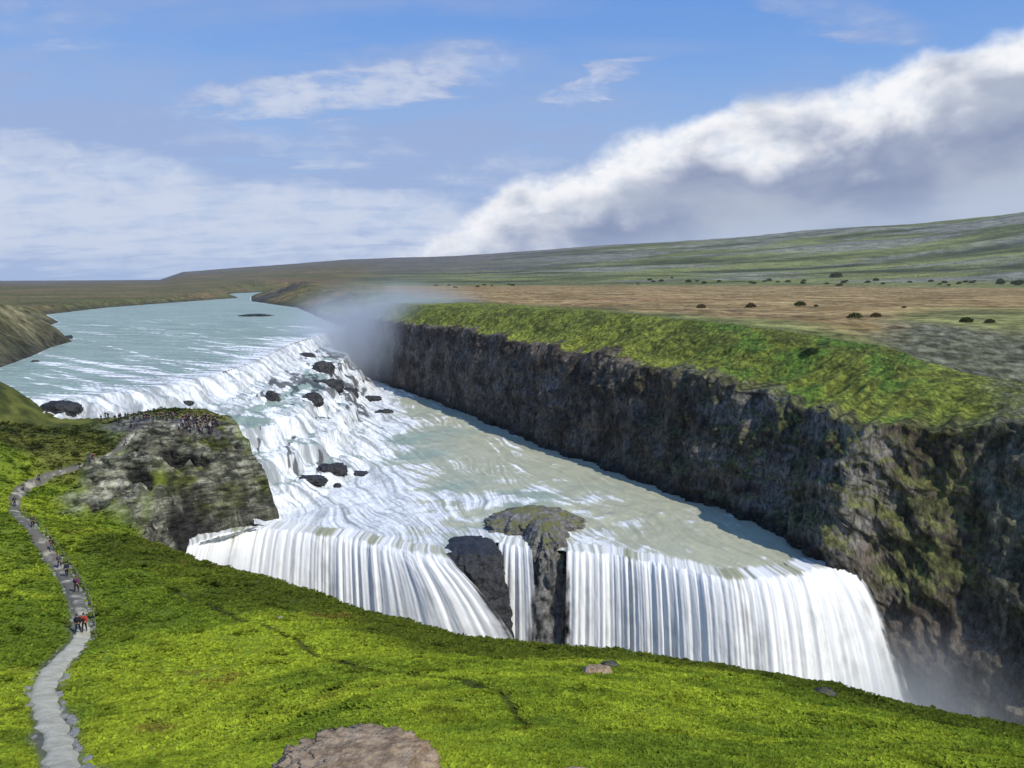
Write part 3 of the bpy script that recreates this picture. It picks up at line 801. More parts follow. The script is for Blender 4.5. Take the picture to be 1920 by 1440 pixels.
# ================================================================== RIVER
def stair(t):
    xs = [0, .06, .16, .30, .36, .60, .68, .78, .84, .93, 1.0]
    ys = [0, .07, .22, .29, .33, .40, .60, .66, .84, .90, 1.0]
    return np.interp(t, xs, ys)
def river():
    ni, nj = 1060, 900
    th = np.radians(np.linspace(-39, 31, ni)); lr = np.linspace(math.log(118), math.log(2100), nj)
    TH, LR = np.meshgrid(th, lr, indexing='ij')
    R = np.exp(LR); X = R * np.sin(TH); Y = R * np.cos(TH)
    du = sdf(X, Y, upper_poly); dm = sdf(X, Y, mid_poly)
    wob = 3.5 * fbm2(X / 16, Y / 16, 4, 91)
    a = np.maximum(du + wob * smooth(du, 0, 8), 0); b = np.maximum(dm + wob * smooth(dm, 0, 8), 0)
    t = a / np.maximum(a + b, 1e-3)
    t = np.where(du <= 0, 0, np.where(dm <= 0, 1, t))
    tn = np.clip(t + 0.10 * fbm2(X / 9, Y / 9, 3, 92) * smooth(t, 0, .12) * (1 - smooth(t, .88, 1)), 0, 1)
    # the far right end drops in one leap
    leap = smooth(Y, 395, 440)
    prof = lerp(stair(tn), smooth(tn, 0.02, 0.5), leap)
    Z = lerp(ZU, ZM, prof)
    casc = smooth(t, 0.0, 0.03) * (1 - smooth(t, 0.97, 1.0))
    Z = Z + casc * (1.0 * fbm2(X / 7, Y / 7, 5, 93, 0.5, True) - 0.3)
    flat_m = (dm <= 0)
    near_foot = np.exp(-np.maximum(-dm, 0) / 18.0)
    dlow, _ = seg_dist(X, Y, lip_low)
    dfoot, _ = seg_dist(X, Y, foot)
    turb = np.exp(-dfoot / 22.0)
    wv = fbm2(X / 5, Y / 5, 4, 94, 0.55)
    calm_lip = 1 - 0.85 * np.exp(-(dlow / 6.0) ** 2)
    Z = Z + flat_m * wv * calm_lip * (0.13 + 0.8 * turb + 0.5 * np.exp(-((X - 5) / 30) ** 2 - ((Y - 158) / 16) ** 2))
    Z = Z + (du <= 0) * (0.12 * fbm2(X / 10, Y / 3, 3, 95)) * smooth(R, 120, 200)
    Z = Z - 0.42 * np.exp(-(dlow / 4.5) ** 2) * flat_m
    # slope of the bed
    dr = np.gradient(Z, axis=1) / np.gradient(R, axis=1)
    da = np.gradient(Z, axis=0) / (np.gradient(TH, axis=0) * R)
    gx = dr * np.sin(TH) + da * np.cos(TH); gy = dr * np.cos(TH) - da * np.sin(TH)
    steep = np.hypot(gx, gy)
    # flow directions
    nzx = fbm2(X / 18, Y / 18, 4, 96); nzy = fbm2(X / 18, Y / 18, 4, 97)
    fx = np.where(du <= 0, 0.95, np.where(dm <= 0, 0.42, 0.0)); fy = np.where(du <= 0, -0.30, np.where(dm <= 0, -0.9, 0.0))
    fx = fx - casc * gx / (steep + .05) + 0.9 * nzx * flat_m + casc * 0.5
    fy = fy - casc * gy / (steep + .05) + 0.6 * nzy * flat_m - casc * 0.25
    # into grid space
    dth, dlr = th[1] - th[0], lr[1] - lr[0]
    vi = (fx * np.cos(TH) - fy * np.sin(TH)) / R / dth
    vj = (fx * np.sin(TH) + fy * np.cos(TH)) / R / dlr
    nrm = np.hypot(vi, vj) + 1e-9
    vi /= nrm; vj /= nrm
    noise = RS.rand(ni, nj)
    noise = (noise + np.roll(noise, 1, 0) + np.roll(noise, 1, 1) + np.roll(np.roll(noise, 1, 0), 1, 1)) / 4
    acc = noise.copy(); cnt = 1
    I0, J0 = np.meshgrid(np.arange(ni, dtype=float), np.arange(nj, dtype=float), indexing='ij')
    for sg in (1, -1):
        I, J = I0.copy(), J0.copy()
        for k in range(10):
            ii = np.clip(np.rint(I).astype(int), 0, ni - 1); jj = np.clip(np.rint(J).astype(int), 0, nj - 1)
            I = I + sg * vi[ii, jj] * 1.3; J = J + sg * vj[ii, jj] * 1.3
            ii = np.clip(np.rint(I).astype(int), 0, ni - 1); jj = np.clip(np.rint(J).astype(int), 0, nj - 1)
            acc += noise[ii, jj]; cnt += 1
    lic = acc / cnt
    lic = np.clip((lic - lic.mean()) / (lic.std() * 3.6) + 0.5, 0, 1)
    nz2 = fbm2(I0 / 5.0, J0 / 5.0, 3, 105)
    acc2 = nz2.copy()
    for sg in (1, -1):
        I, J = I0.copy(), J0.copy()
        for k in range(26):
            ii = np.clip(np.rint(I).astype(int), 0, ni - 1); jj = np.clip(np.rint(J).astype(int), 0, nj - 1)
            I = I + sg * vi[ii, jj] * 2.0; J = J + sg * vj[ii, jj] * 2.0
            ii = np.clip(np.rint(I).astype(int), 0, ni - 1); jj = np.clip(np.rint(J).astype(int), 0, nj - 1)
            acc2 += nz2[ii, jj]
    lic2 = acc2 / 53
    lic2 = np.clip((lic2 - lic2.mean()) / (lic2.std() * 3.6) + 0.5, 0, 1)
    lic = np.where(flat_m, 0.4 * lic + 0.6 * lic2, np.where(casc > 0, 0.6 * lic + 0.4 * lic2, lic))
    big = fbm2(X / 30, Y / 30, 4, 98)
    dlip, _ = seg_dist(X, Y, lip_up)
    fo = 0.33 * casc + 1.1 * np.clip(steep, 0, .7) * casc + ((du > 0) & (dm > 0)) * (1 - casc) * 0.75
    fo += 0.34 * casc * (big + 0.35)
    shelf = casc * smooth(t, .34, .42) * (1 - smooth(t, .56, .62)) * smooth(fbm2(X / 14, Y / 14, 2, 99) + 0.15, 0, .3) * smooth(Y, 165, 180)
    fo += casc * 1.1 * (lic - 0.52)
    fo -= 0.8 * shelf
    up = (du <= 0)
    lines = np.maximum(smooth(fbm2(X / 55 + 0.02 * Y, (Y + 0.16 * X) / (1.6 + 0.014 * R), 4, 100, 0.65), -0.02, 0.42), 0.8 * smooth(fbm2(X / 24 + 0.02 * Y, (Y + 0.2 * X) / (0.9 + 0.010 * R), 3, 104, 0.6), 0.05, 0.45))
    fo += up * (0.62 * np.exp(-dlip / 8.0) + 0.34 * np.exp(-dlip / 40.0) * (0.6 + 1.4 * lines) + (0.85 * (lic - 0.5)) * (0.45 + 0.5 * np.exp(-dlip / 90)) + 0.62 * lines * (0.45 + 0.55 * np.exp(-dlip / 110)))
    fo += flat_m * (0.72 * np.exp(-dfoot / 9.0) + 0.6 * np.exp(-dfoot / 36.0) * (0.6 + 2.0 * big) + 1.15 * (lic - 0.52) * (0.5 + 0.9 * smooth(fbm2(X / 14, Y / 22, 3, 102), -0.1, 0.4)) + 0.2 * smooth(fbm2(X / 8 + 0.4 * Y / 8, Y / 20, 4, 103), 0.1, 0.5))
    fo += flat_m * (0.8 * np.exp(-((X + 8) / 34) ** 2 - ((Y - 164) / 26) ** 2) * (0.6 + 2.0 * fbm2(X / 9, Y / 9, 3, 101)) + 0.3 * smooth(wv, 0.15, 0.5) + 0.45 * np.exp(-dlow / 3.5) + 0.2 * np.exp(-dlow / 10) * (1 + 2 * wv))
    rx_ = fbm2(X / 7 + 0.25 * Y / 7, Y / 16 - 0.2 * X / 16, 5, 106, 0.6, True) + 0.5 * fbm2(X / 30, Y / 30, 3, 107)
    rz_ = smooth(rx_ + 0.30 * smooth(Y, 205, 270) + 0.10 * (lic - 0.5) + 0.2 * np.exp(-((X + 42) / 12) ** 2 - ((Y - 190) / 9) ** 2), 0.70, 0.96) * casc * smooth(t, 0.10, 0.25) * (1 - smooth(t, 0.90, 0.98))
    silt = smooth(flat_m * 1.0 + 0.75 * big - 0.32 + 0.2 * smooth(X, -20, 30), 0.25, 0.75) * flat_m
    inmid = (dm < 1.0); incas = ((t > 0) & (t < 1)); ok = (du < 1.5) | inmid | incas
    # keep the cascade only between its two edges
    casc_poly = np.array([p[:2] for p in lip_up] + [at_z(-60, 790, -30)[:2], at_z(300, 830, -34)[:2], at_z(440, 870, -40)[:2]] + [p[:2] for p in foot[::-1]])
    sc_ = sdf(X, Y, casc_poly)
    ok = (du < 1.5) | inmid | (sc_ < 2.0)
    ok &= ~((dlow < 1.0) & (dm > -1.2)) & ~((Y < 150) & (dm > 0.4))
    o = grid_mesh('river', X, Y, Z, M_WATER, ok, {'foam': fo, 'silt': silt, 'lic': lic, 'bare': rz_}, None, flip=True)
    tag(o, 'pale blue green glacial river breaking over stepped white rapids into a silty gorge', 'river', kind='structure')
    vv = ok.ravel()
    xyz = np.stack([X.ravel()[vv], Y.ravel()[vv], Z.ravel()[vv]], -1)
    dep_ = xyz[:, 1] * CP - xyz[:, 2] * SP
    return xyz, 960 + FPX * xyz[:, 0] / dep_, 720 - FPX * (xyz[:, 1] * SP + xyz[:, 2] * CP) / dep_
RIV = river()
def on_river(px, py):
    k = np.argmin((RIV[1] - px) ** 2 + (RIV[2] - py) ** 2)
    return RIV[0][k]

# ================================================================== LOWER FALLS
def waterfall(lip, dirs, speed, zend, label, fold=1.0, thin=0.0, n=260, m=130, step=None):
    L = catmull(np.array(lip), n)
    arc = np.r_[0, np.cumsum(np.linalg.norm(np.diff(L[:, :2], axis=0), axis=1))]
    f = arc / arc[-1]
    D = np.array([[np.interp(q, np.linspace(0, 1, len(dirs)), [d_[k] for d_ in dirs]) for k in (0, 1)] for q in f])
    D /= np.linalg.norm(D, axis=1)[:, None]
    sp = np.interp(f, np.linspace(0, 1, len(speed)), speed)
    ze = np.interp(f, np.linspace(0, 1, len(zend)), zend)
    v = np.linspace(0, 1, m)
    nu = 0.16
    tau = np.clip((v - nu) / (1 - nu), 0, 1)[None]
    jag = 0.25 + 1.9 * np.abs(fbm2(arc / 3.0, arc * 0, 4, 111))[:, None]
    up = np.clip(1 - v / nu, 0, 1)[None] * 7.0
    G = 7.5
    T = np.sqrt(2 * (ZM - ze) / G)[:, None]
    tt = tau ** 0.8 * T
    run = sp[:, None] * tt + jag * np.clip(1 - tau * 0.2, 0, 1)
    fall = 0.5 * G * tt ** 2
    S_ = arc[:, None] * np.ones((1, m))
    depth = fall
    folds = fbm2(S_ / 3.1 + 0.5 * fbm2(S_ / 9, depth / 20, 2, 118), depth / 20 + 3, 4, 112, 0.6) * 1.0 + 0.2 * fbm2(S_ / 0.9, depth / 8, 3, 113)
    run = run + 0.26 * fold * folds * smooth(tau, 0.0, 0.5)
    tl_ = np.gradient(L[:, :2], axis=0); tl_ /= np.linalg.norm(tl_, axis=1)[:, None]
    ud = np.stack([tl_[:, 1], -tl_[:, 0]], 1) * 0.6 + np.array([0.1, -0.8]); ud /= np.linalg.norm(ud, axis=1)[:, None]
    bl = smooth(v, 0.02, 0.42)[None, :, None]
    dv = ud[:, None] * (1 - bl) + D[:, None] * bl
    prog = run - up
    stepv = np.diff(prog, axis=1, prepend=prog[:, :1])
    pos = np.cumsum(dv * stepv[..., None], axis=1)
    i0 = int(np.argmin(np.abs(v - nu)))
    pos = pos - pos[:, i0:i0 + 1] + dv[:, i0:i0 + 1] * jag[..., None]
    X = L[:, :1] + pos[..., 0]; Y = L[:, 1:2] + pos[..., 1]
    Z = ZM + 0.04 - fall + 0.35 * fbm2(S_ / 1.3, run / 2, 3, 114) * np.clip(1 - tau * 2, 0, 1)
    if step is not None:
        Z = Z + step(S_, tau)
    streak = 0.58 + 0.55 * (fbm2(S_ / 2.9, depth / 26, 4, 115, 0.6)) + 0.2 * fbm2(S_ / 0.9, depth / 16, 2, 116) + 0.18 * folds
    body = (1 - smooth(tau, 0.02, 0.22)) * np.ones_like(S_)
    streak = streak + 0.28 * smooth(tau, 0.0, 0.08) * (1 - smooth(tau, .1, .45)) + 0.3 * smooth(tau, 0.6, 1.0) + 0.35 * fbm2(S_ / 2.2, depth / 3.5, 4, 119, 0.6) * smooth(tau, 0.02, 0.2)
    e = np.minimum(S_, arc[-1] - S_)
    alpha = 1.15 - thin * smooth(tau, .15, 0.8) - 0.9 * (1 - smooth(e, 0, 1.0 + 2.2 * tau)) - 1.25 * (1 - smooth(v[None] * np.ones_like(S_), 0, 0.15))
    alpha = alpha - 0.35 * smooth(-fbm2(S_ / 3, depth / 50, 3, 117), 0.1, 0.5) * smooth(tau, 0.1, .3)
    o = grid_mesh('waterfall', X, Y, Z, M_FALL, None, {'streak': streak, 'alpha': alpha, 'body': body, 'su': S_, 'sv': depth}, None)
    return tag(o, label, 'waterfall', 'curtains of the lower falls', 'structure')
waterfall(lip_left, [(-0.45, -1), (-0.3, -1), (0.1, -1), (0.35, -1), (1.0, -0.6)], [3.2, 3.2, 3.2, 4.6, 10.0], [-75] * 5,
          'broad white fall left of the rock island with a slanting right edge', 0.9, 0.1, 380)
waterfall(lip_mid, [(-0.25, -1), (0.0, -1), (0.25, -1)], [2.2, 2.4, 2.6], [-75] * 3, 'narrow ribbon of falling water between two dark rocks', 0.35, 0.35, 90)
waterfall(lip_right, [(-0.12, -1), (0.05, -1), (0.1, -1), (0.15, -1), (0.3, -0.95), (0.72, -0.72)], [2.4, 2.8, 3.0, 3.2, 3.8, 5.7], [-75] * 6,
          'broad white curtain fall right of the rock island', 1.0, 0.12, 420)

# ledge of wet rock behind the lower falls
def fall_ledge():
    pts = lip_low + [st[11, :3], np.array([67, 132, ZM])]
    L = catmull(np.array(pts)[:, :3], 520)
    m = 90
    v = np.linspace(0, 1, m)
    arc = np.r_[0, np.cumsum(np.linalg.norm(np.diff(L[:, :2], axis=0), axis=1))]
    S_ = arc[:, None] * np.ones((1, m))
    z = lerp(ZM - 0.9, ZB, np.clip((v - 0.12) / 0.88, 0, 1))[None] * np.ones_like(S_)
    run = -4.0 * np.clip(1 - v / 0.12, 0, 1)[None] + 1.0 * np.clip((v - .12) / .88, 0, 1)[None] - 1.6
    run = run + 0.9 * fbm2(S_ / 5, z / 7, 4, 121, 0.55, True) * smooth(v, 0.1, 0.2)[None]
    X = L[:, :1] + 0.15 * run; Y = L[:, 1:2] - run
    o = grid_mesh('fall_ledge', X, Y, z, M_WET, None)
    tag(o, 'dark wet rock ledge that the lower falls pour over', 'rock ledge', kind='structure')
fall_ledge()
def gorge_water():
    a = np.linspace(-70, 190, 140); b = np.linspace(50, 150, 70)
    X, Y = np.meshgrid(a, b, indexing='ij')
    Z = ZB + 1.2 + 0.5 * fbm2(X / 5, Y / 5, 4, 131)
    o = grid_mesh('gorge_river', X, Y, Z, M_WATER, None, {'foam': 0.45 + 0.5 * fbm2(X / 8, Y / 8, 3, 132), 'silt': 0.8 + 0 * X, 'lic': 0.5 + 0 * X})
    tag(o, 'churning white water at the foot of the lower falls', 'river', kind='structure')
gorge_water()

# ================================================================== GORGE WALL AND MOOR
def moor_colour(x, y, z, r, px):
    n1 = fbm2(x / 45, y / 30, 4, 141); n2 = fbm2(x / 260, y / 120, 4, 142); n3 = fbm2(x / 11, y / 9, 3, 143)
    green = lerp(np.array([0.115, 0.12, 0.042]), np.array([0.225, 0.235, 0.08]), smooth(n1 + n2, -0.5, 0.5)[..., None])
    heath = lerp(np.array([0.20, 0.135, 0.052]), np.array([0.37, 0.265, 0.12]), smooth(n1 + .7 * n3, -0.5, 0.5)[..., None])
    red = np.array([0.30, 0.16, 0.085])
    heath = lerp(heath, red, (0.5 * smooth(n2 + 0.4 * n1, 0.1, 0.5) * (1 - smooth(px, 1150, 1500)))[..., None])
    c = green
    d_w, _ = seg_dist(x, y, st[:, :2])
    kh = smooth(d_w + 16 * n1 + 10 * n2, 42, 62) * (1 - smooth(r + 200 * n2, 1250, 1500)) * smooth(px + 60 * n1 + (r - 400) * 0.1, 690, 860)
    kh2 = kh * (1 - 0.9 * smooth(px + 90 * n1 + (330 - r) * 0.6, 1660, 1800) * (1 - smooth(r, 320, 420)))
    c = lerp(c, heath, kh2[..., None])
    ks = smooth(px + 50 * n1 + 40 * n3, 1610, 1720) * (1 - smooth(d_w + 14 * n1, 72, 98)) * (1 - smooth(r, 280, 330)) * 0.85
    scr = lerp(np.array([0.06, 0.062, 0.035]), np.array([0.20, 0.195, 0.14]), smooth(fbm2(x / 2.4, y / 2.4, 4, 147, .65), -.3, .4)[..., None])
    c = lerp(c, scr, ks[..., None])
    # scrub belt where the ground starts to rise
    belt = smooth(r + 250 * n2, 1250, 1350) * (1 - smooth(r + 250 * n2, 1500, 1700)) * smooth(px, 900, 1150)
    c = lerp(c, np.array([0.05, 0.065, 0.02]), (belt * 0.5 * smooth(n1, -0.1, 0.3))[..., None])
    # rising ground: olive grass with stone benches, greyer to the left and up high
    far = smooth(r + 150 * n1, 1450, 1750)
    b = fbm2(x / 500 + y / 2600, y / 120, 5, 144, 0.6)
    olive = lerp(np.array([0.055, 0.066, 0.022]), np.array([0.20, 0.215, 0.07]), smooth(b, -0.35, 0.35)[..., None])
    stone = lerp(np.array([0.15, 0.15, 0.125]), np.array([0.26, 0.255, 0.21]), smooth(n1, -.3, .3)[..., None])
    olive = lerp(olive, stone, (0.75 * smooth(fbm2(x / 700, y / 170, 4, 145) + 0.35 * smooth(r, 2200, 3800), 0.05, 0.3))[..., None])
    darkb = smooth(fbm2(x / 800, y / 110, 4, 146), 0.08, 0.3)
    olive = lerp(olive, np.array([0.035, 0.042, 0.02]), (darkb * 0.7)[..., None])
    c = lerp(c, olive, far[..., None])
    mauve = np.array([0.115, 0.105, 0.095])
    c = lerp(c, mauve, (smooth(r, 1900, 2800) * (1 - smooth(px, 850, 1250)) * 0.8)[..., None])
    br = lerp(np.array([0.10, 0.095, 0.035]), np.array([0.17, 0.115, 0.055]), smooth(n2, -0.2, 0.3)[..., None])
    c = lerp(c, br, ((1 - smooth(px, 620, 760)) * smooth(r, 560, 700) * (1 - smooth(r, 2500, 3500)) * 0.85)[..., None])
    nearleft = (1 - smooth(px, 170, 260)) * (1 - smooth(r, 560, 640))
    hillc = lerp(np.array([0.07, 0.068, 0.03]), np.array([0.21, 0.185, 0.095]), smooth(n1 + 0.8 * n3, -0.45, 0.45)[..., None])
    c = lerp(c, hillc, nearleft[..., None])
    return c
def gorge_wall():
    n = 1250
    L = catmull(st, n)
    base = L[:, :3]; oc, zc, og, zg = L[:, 3], L[:, 4], L[:, 5], L[:, 6]
    nor = L[:, 7:9] - base[:, :2]
    og = np.linalg.norm(nor, axis=1); nor /= og[:, None]
    arc = np.r_[0, np.cumsum(np.linalg.norm(np.diff(base[:, :2], axis=0), axis=1))]
    # the rock edge wanders: tongues of grass reach down the wall
    zc = zc + (1.8 + 2.2 * smooth(arc, 400, 450)) * fbm2(arc / 14, arc * 0, 4, 151) + 1.2 * fbm2(arc / 4, arc * 0, 2, 152)
    m1, m2, m3 = 170, 70, 60
    z0 = base[:, 2] - 1.5
    v1 = np.linspace(0, 1, m1)[None]; v2 = np.linspace(0, 1, m2 + 1)[None, 1:]; v3 = np.linspace(0, 1, m3 + 1)[None, 1:] ** 1.6
    o1 = oc[:, None] * v1 ** 1.1; zz1 = z0[:, None] + (zc - z0)[:, None] * v1
    o2 = oc[:, None] + (og - oc)[:, None] * v2
    endo = og + lerp(46.0, 11.0, smooth(arc, arc[int(n * 0.55)], arc[int(n * 0.72)]))
    endo[:2] = endo[2]
    o3 = og[:, None] + (endo - og)[:, None] * v3
    bx = base[:, 0][:, None]; by = base[:, 1][:, None]; nx = nor[:, 0][:, None]; ny = nor[:, 1][:, None]
    brx = bx + nx * og[:, None]; bry = by + ny * og[:, None]
    zb = M_moor(brx, bry)
    zb = lerp(zg[:, None], zb, 0.35)
    zz2 = zc[:, None] + (zb - zc[:, None]) * (v2 * 0.62 + 0.38 * smooth(v2, 0, 1))
    m3x = bx + nx * o3; m3y = by + ny * o3
    zz3 = lerp(zb * np.ones_like(o3), M_moor(m3x, m3y), smooth(v3, 0.0, 0.7))
    O = np.concatenate([o1, o2, o3], 1); Z = np.concatenate([zz1, zz2, zz3], 1)
    A = arc[:, None] * np.ones_like(O)
    wall = np.concatenate([np.ones_like(o1), np.ones_like(o2) * (1 - smooth(v2, 0, 0.35)), np.zeros_like(o3)], 1)
    slope_m = np.concatenate([np.zeros_like(o1), np.sin(np.pi * np.clip(v2, 0, 1)) * np.ones_like(o2), np.zeros_like(o3)], 1)
    X0 = bx + nx * O; Y0 = by + ny * O
    # buttresses, columns and ledges
    rd = smooth(A, 100, 330)
    big = fbm2(A / 26, Z / 40, 3, 153) * 3.6 * lerp(0.5, 1.0, rd) + smooth(A, 360, 430) * (3.2 * fbm2(A / 11 + Z / 30, Z / 13, 4, 173, 0.55, True) + 1.0)
    colm = fbm3(X0 / 3.6, Y0 / 3.6, Z / 11, 4, 154, 0.58, True) * 1.5
    fine = fbm3(X0 / 1.3, Y0 / 1.3, Z / 2.2, 3, 155, 0.6) * 0.8
    sd = (Z + 0.06 * A + 5.5 * fbm2(A / 34, Z / 30, 4, 156)) / 8.5
    ledge = (smooth(sd - np.floor(sd), 0.0, 0.25) - 0.5) * 1.7
    gx_ = np.interp(74.0, base[-200:, 0], arc[-200:]); gul = np.exp(-((A - gx_ - 2 * np.sin(Z / 5)) / 3.2) ** 2)
    dsp = (big + colm + fine - ledge * 0.5 * smooth(fbm2(A / 22, Z / 12, 3, 172), -0.15, 0.35) - 1.2 * gul) * wall
    dsp += slope_m * (2.2 * fbm2(A / 16, O / 9, 4, 157) + 0.5 * fbm2(A / 4, O / 4, 3, 158, .55, True))
    foot_fix = smooth(np.concatenate([v1 * np.ones_like(o1), np.ones_like(o2), np.ones_like(o3)], 1), 0.0, 0.06)
    dsp = dsp * lerp(0.35, 1, foot_fix)
    X = X0 + nx * -dsp; Y = Y0 + ny * -dsp
    Z = Z + slope_m * (1.5 * fbm2(A / 22, O / 12, 4, 159) + 0.22 * fbm2(A / 3, O / 3, 3, 160)) + 0.25 * wall * fbm2(A / 2, Z / 2, 2, 161)
    zone3 = np.concatenate([np.zeros_like(o1), np.zeros_like(o2), smooth(v3, 0, .1) * (1 - smooth(v3, .5, .9)) * np.ones_like(o3)], 1)
    Z = Z + zone3 * (0.6 * fbm2(X / 7, Y / 7, 4, 162) + 0.5 * fbm2(X / 25, Y / 25, 2, 163))
    # true slope
    P = np.stack([X, Y, Z], -1)
    N_ = np.cross(np.gradient(P, axis=0), np.gradient(P, axis=1)); N_ /= np.linalg.norm(N_, axis=-1)[..., None] + 1e-9
    up = np.abs(N_[..., 2])
    r = np.hypot(X, Y); px = 960 + FPX * X / Y / CP
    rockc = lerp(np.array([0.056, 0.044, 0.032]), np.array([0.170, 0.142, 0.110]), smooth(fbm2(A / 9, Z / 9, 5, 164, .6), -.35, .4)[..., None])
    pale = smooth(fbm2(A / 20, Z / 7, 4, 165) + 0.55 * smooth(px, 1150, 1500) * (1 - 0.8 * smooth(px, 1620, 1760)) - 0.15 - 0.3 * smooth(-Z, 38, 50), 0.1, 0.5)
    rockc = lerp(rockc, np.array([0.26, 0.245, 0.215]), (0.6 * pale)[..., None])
    g1 = fbm2(A / 10, O / 6, 4, 166); g2 = fbm2(A / 3, O / 2.5 + Z / 4, 3, 167)
    yel = lerp(np.array([0.10, 0.115, 0.02]), np.array([0.23, 0.26, 0.04]), smooth(g1 + g2, -.5, .5)[..., None])
    vivid = lerp(np.array([0.062, 0.105, 0.018]), np.array([0.125, 0.205, 0.028]), smooth(g2 + .5 * g1, -.4, .4)[..., None])
    kv = smooth(px, 1250, 1390) * (1 - smooth(px + 70 * g1 + 50 * g2, 1720, 1830)) * smooth(g1 + fbm2(A / 40, O / 30, 3, 168), -0.2, 0.25)
    grassc = lerp(yel, vivid, kv[..., None])
    dk = smooth(fbm2(A / 5, O / 5, 4, 169, .6), 0.2, 0.5)
    grassc = lerp(grassc, np.array([0.045, 0.055, 0.018]), (0.5 * dk * (slope_m + 0.3 * zone3))[..., None])
    wz = np.concatenate([np.zeros_like(o1), np.clip(v2 * 4, 0, 1) * np.ones_like(o2), np.ones_like(o3)], 1)
    mossy = smooth(1.35 * up + 0.9 * fbm2(A / 12, Z / 5, 4, 174) + 0.42 * smooth(px, 1450, 1850) * smooth(Z, -64, -44), 0.62, 1.0) * smooth(Z, -58, -50) * smooth(px, 1050, 1450)
    edge = smooth(wz + 0.9 * (g2 + g1) * (1 - np.abs(wz * 2 - 1)), 0.3, 0.6)
    moss_c = lerp(np.array([0.05, 0.055, 0.018]), np.array([0.18, 0.19, 0.06]), smooth(g2, -.4, .4)[..., None])
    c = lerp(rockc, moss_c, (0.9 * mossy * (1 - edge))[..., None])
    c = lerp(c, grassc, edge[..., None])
    wetb = (1 - smooth(Z - base[:, 2][:, None], 0.5, 3.5))
    c = lerp(c, np.array([0.018, 0.018, 0.018]), (wetb * 0.8)[..., None])
    t3 = np.concatenate([np.zeros_like(o1), np.zeros_like(o2), v3 * np.ones_like(o3)], 1)
    mc = moor_colour(X, Y, Z, r, px)
    c = lerp(c, mc, smooth(t3 + 0.25 * g1, 0.45, 0.9)[..., None])
    scree = smooth(px + 40 * g1 + 40 * g2, 1660, 1760) * smooth(t3 + 0.2 * g1 + 0.2 * smooth(px, 1800, 1900), 0.08, 0.3)
    sc_c = lerp(np.array([0.06, 0.06, 0.035]), np.array([0.22, 0.21, 0.15]), smooth(fbm2(X / 2.2, Y / 2.2, 3, 170, .65), -.3, .4)[..., None])
    c = lerp(c, sc_c, (scree * 0.8)[..., None])
    # far end of the loft: the low bank of the upper river is turf and dark stones
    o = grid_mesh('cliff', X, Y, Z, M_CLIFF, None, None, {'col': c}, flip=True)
    tag(o, 'dark basalt gorge wall in shade topped by a green grass brink', 'cliff', kind='structure')
    return np.r_[base[:, :2][::6], np.stack([X[:, -1], Y[:, -1]], 1)[::-6]], np.stack([X.ravel(), Y.ravel(), Z.ravel()], 1)
loft_poly, LOFT = gorge_wall()
def moor():
    ni, nj = 1000, 520
    th = np.radians(np.linspace(-42, 42, ni)); lr = np.linspace(math.log(150), math.log(14000), nj)
    TH, LR = np.meshgrid(th, lr, indexing='ij')
    R = np.exp(LR); X = R * np.sin(TH); Y = R * np.cos(TH)
    Z = M_moor(X, Y)
    px = 960 + FPX * X / Y / CP
    C = moor_colour(X, Y, Z, R, px)
    dd = sdf(X, Y, upper_poly)
    n = fbm2(X / 12, Y / 12, 3, 181)
    bank = (1 - smooth(dd + 5 * n, 1, 10)) * smooth(dd, -20, 0)
    C = lerp(C, np.array([0.05, 0.05, 0.035]), (bank * 0.85)[..., None])
    c = at_z(520, 560, -24)
    spur = np.exp(-((X - c[0]) / 50) ** 2 - ((Y - c[1]) / 100) ** 2)
    C = lerp(C, np.array([0.06, 0.058, 0.055]), (0.8 * smooth(spur, .3, .7))[..., None])
    sl_ = sdf(X, Y, loft_poly)
    d_b, _ = seg_dist(X, Y, st[3:, :2])
    keep = (sl_ > -10) & (d_b > 30) & ~inside(X, Y, gorge_poly) & ~((X < 10) & (Y < 236)) & (Y > 90) & ~((X > 0) & (X < 150) & (Y < 112))
    Z = Z - 0.5 * (1 - smooth(sl_, -2, 3))
    o = grid_mesh('moorland', X, Y, Z, M_MOOR, keep, None, {'col': C}, flip=True)
    tag(o, 'wide brown heath and green moor rising to low hills on the horizon', 'moorland', kind='structure')
moor()

# ================================================================== ROCKS
def blob(name, loc, rad, mat, seed, sub=5, rough=0.28, facet=0.22, flat=None, rotz=0.0, label=None, cat='rock', group=None, sink=0.3):
    bm = bmesh.new()
    bmesh.ops.create_icosphere(bm, subdivisions=sub, radius=1.0)
    V = np.array([v.co[:] for v in bm.verts]); F = np.array([[v.index for v in f.verts] for f in bm.faces])
    bm.free()
    Q = np.sign(V) * np.abs(V) ** 0.8
    n = rough * fbm3(V[:, 0] * 1.3, V[:, 1] * 1.3, V[:, 2] * 1.3, 4, seed, 0.55) + facet * fbm3(V[:, 0] * 2.6, V[:, 1] * 2.6, V[:, 2] * 2.6, 3, seed + 5, 0.6, True) - facet * 0.3
    n += 0.06 * fbm3(V[:, 0] * 8, V[:, 1] * 8, V[:, 2] * 8, 3, seed + 9)
    Q = Q * (1 + n)[:, None]
    if flat is not None:
        Q[:, 2] = np.where(Q[:, 2] > flat, flat + (Q[:, 2] - flat) * 0.25, Q[:, 2])
    Q = Q * np.array(rad)
    o = raw_mesh(name, Q, F, mat)
    o.location = (loc[0], loc[1], loc[2] + rad[2] * (1 - sink) * 0.35)
    o.rotation_euler = (0, 0, rotz)
    return tag(o, label, cat, group)

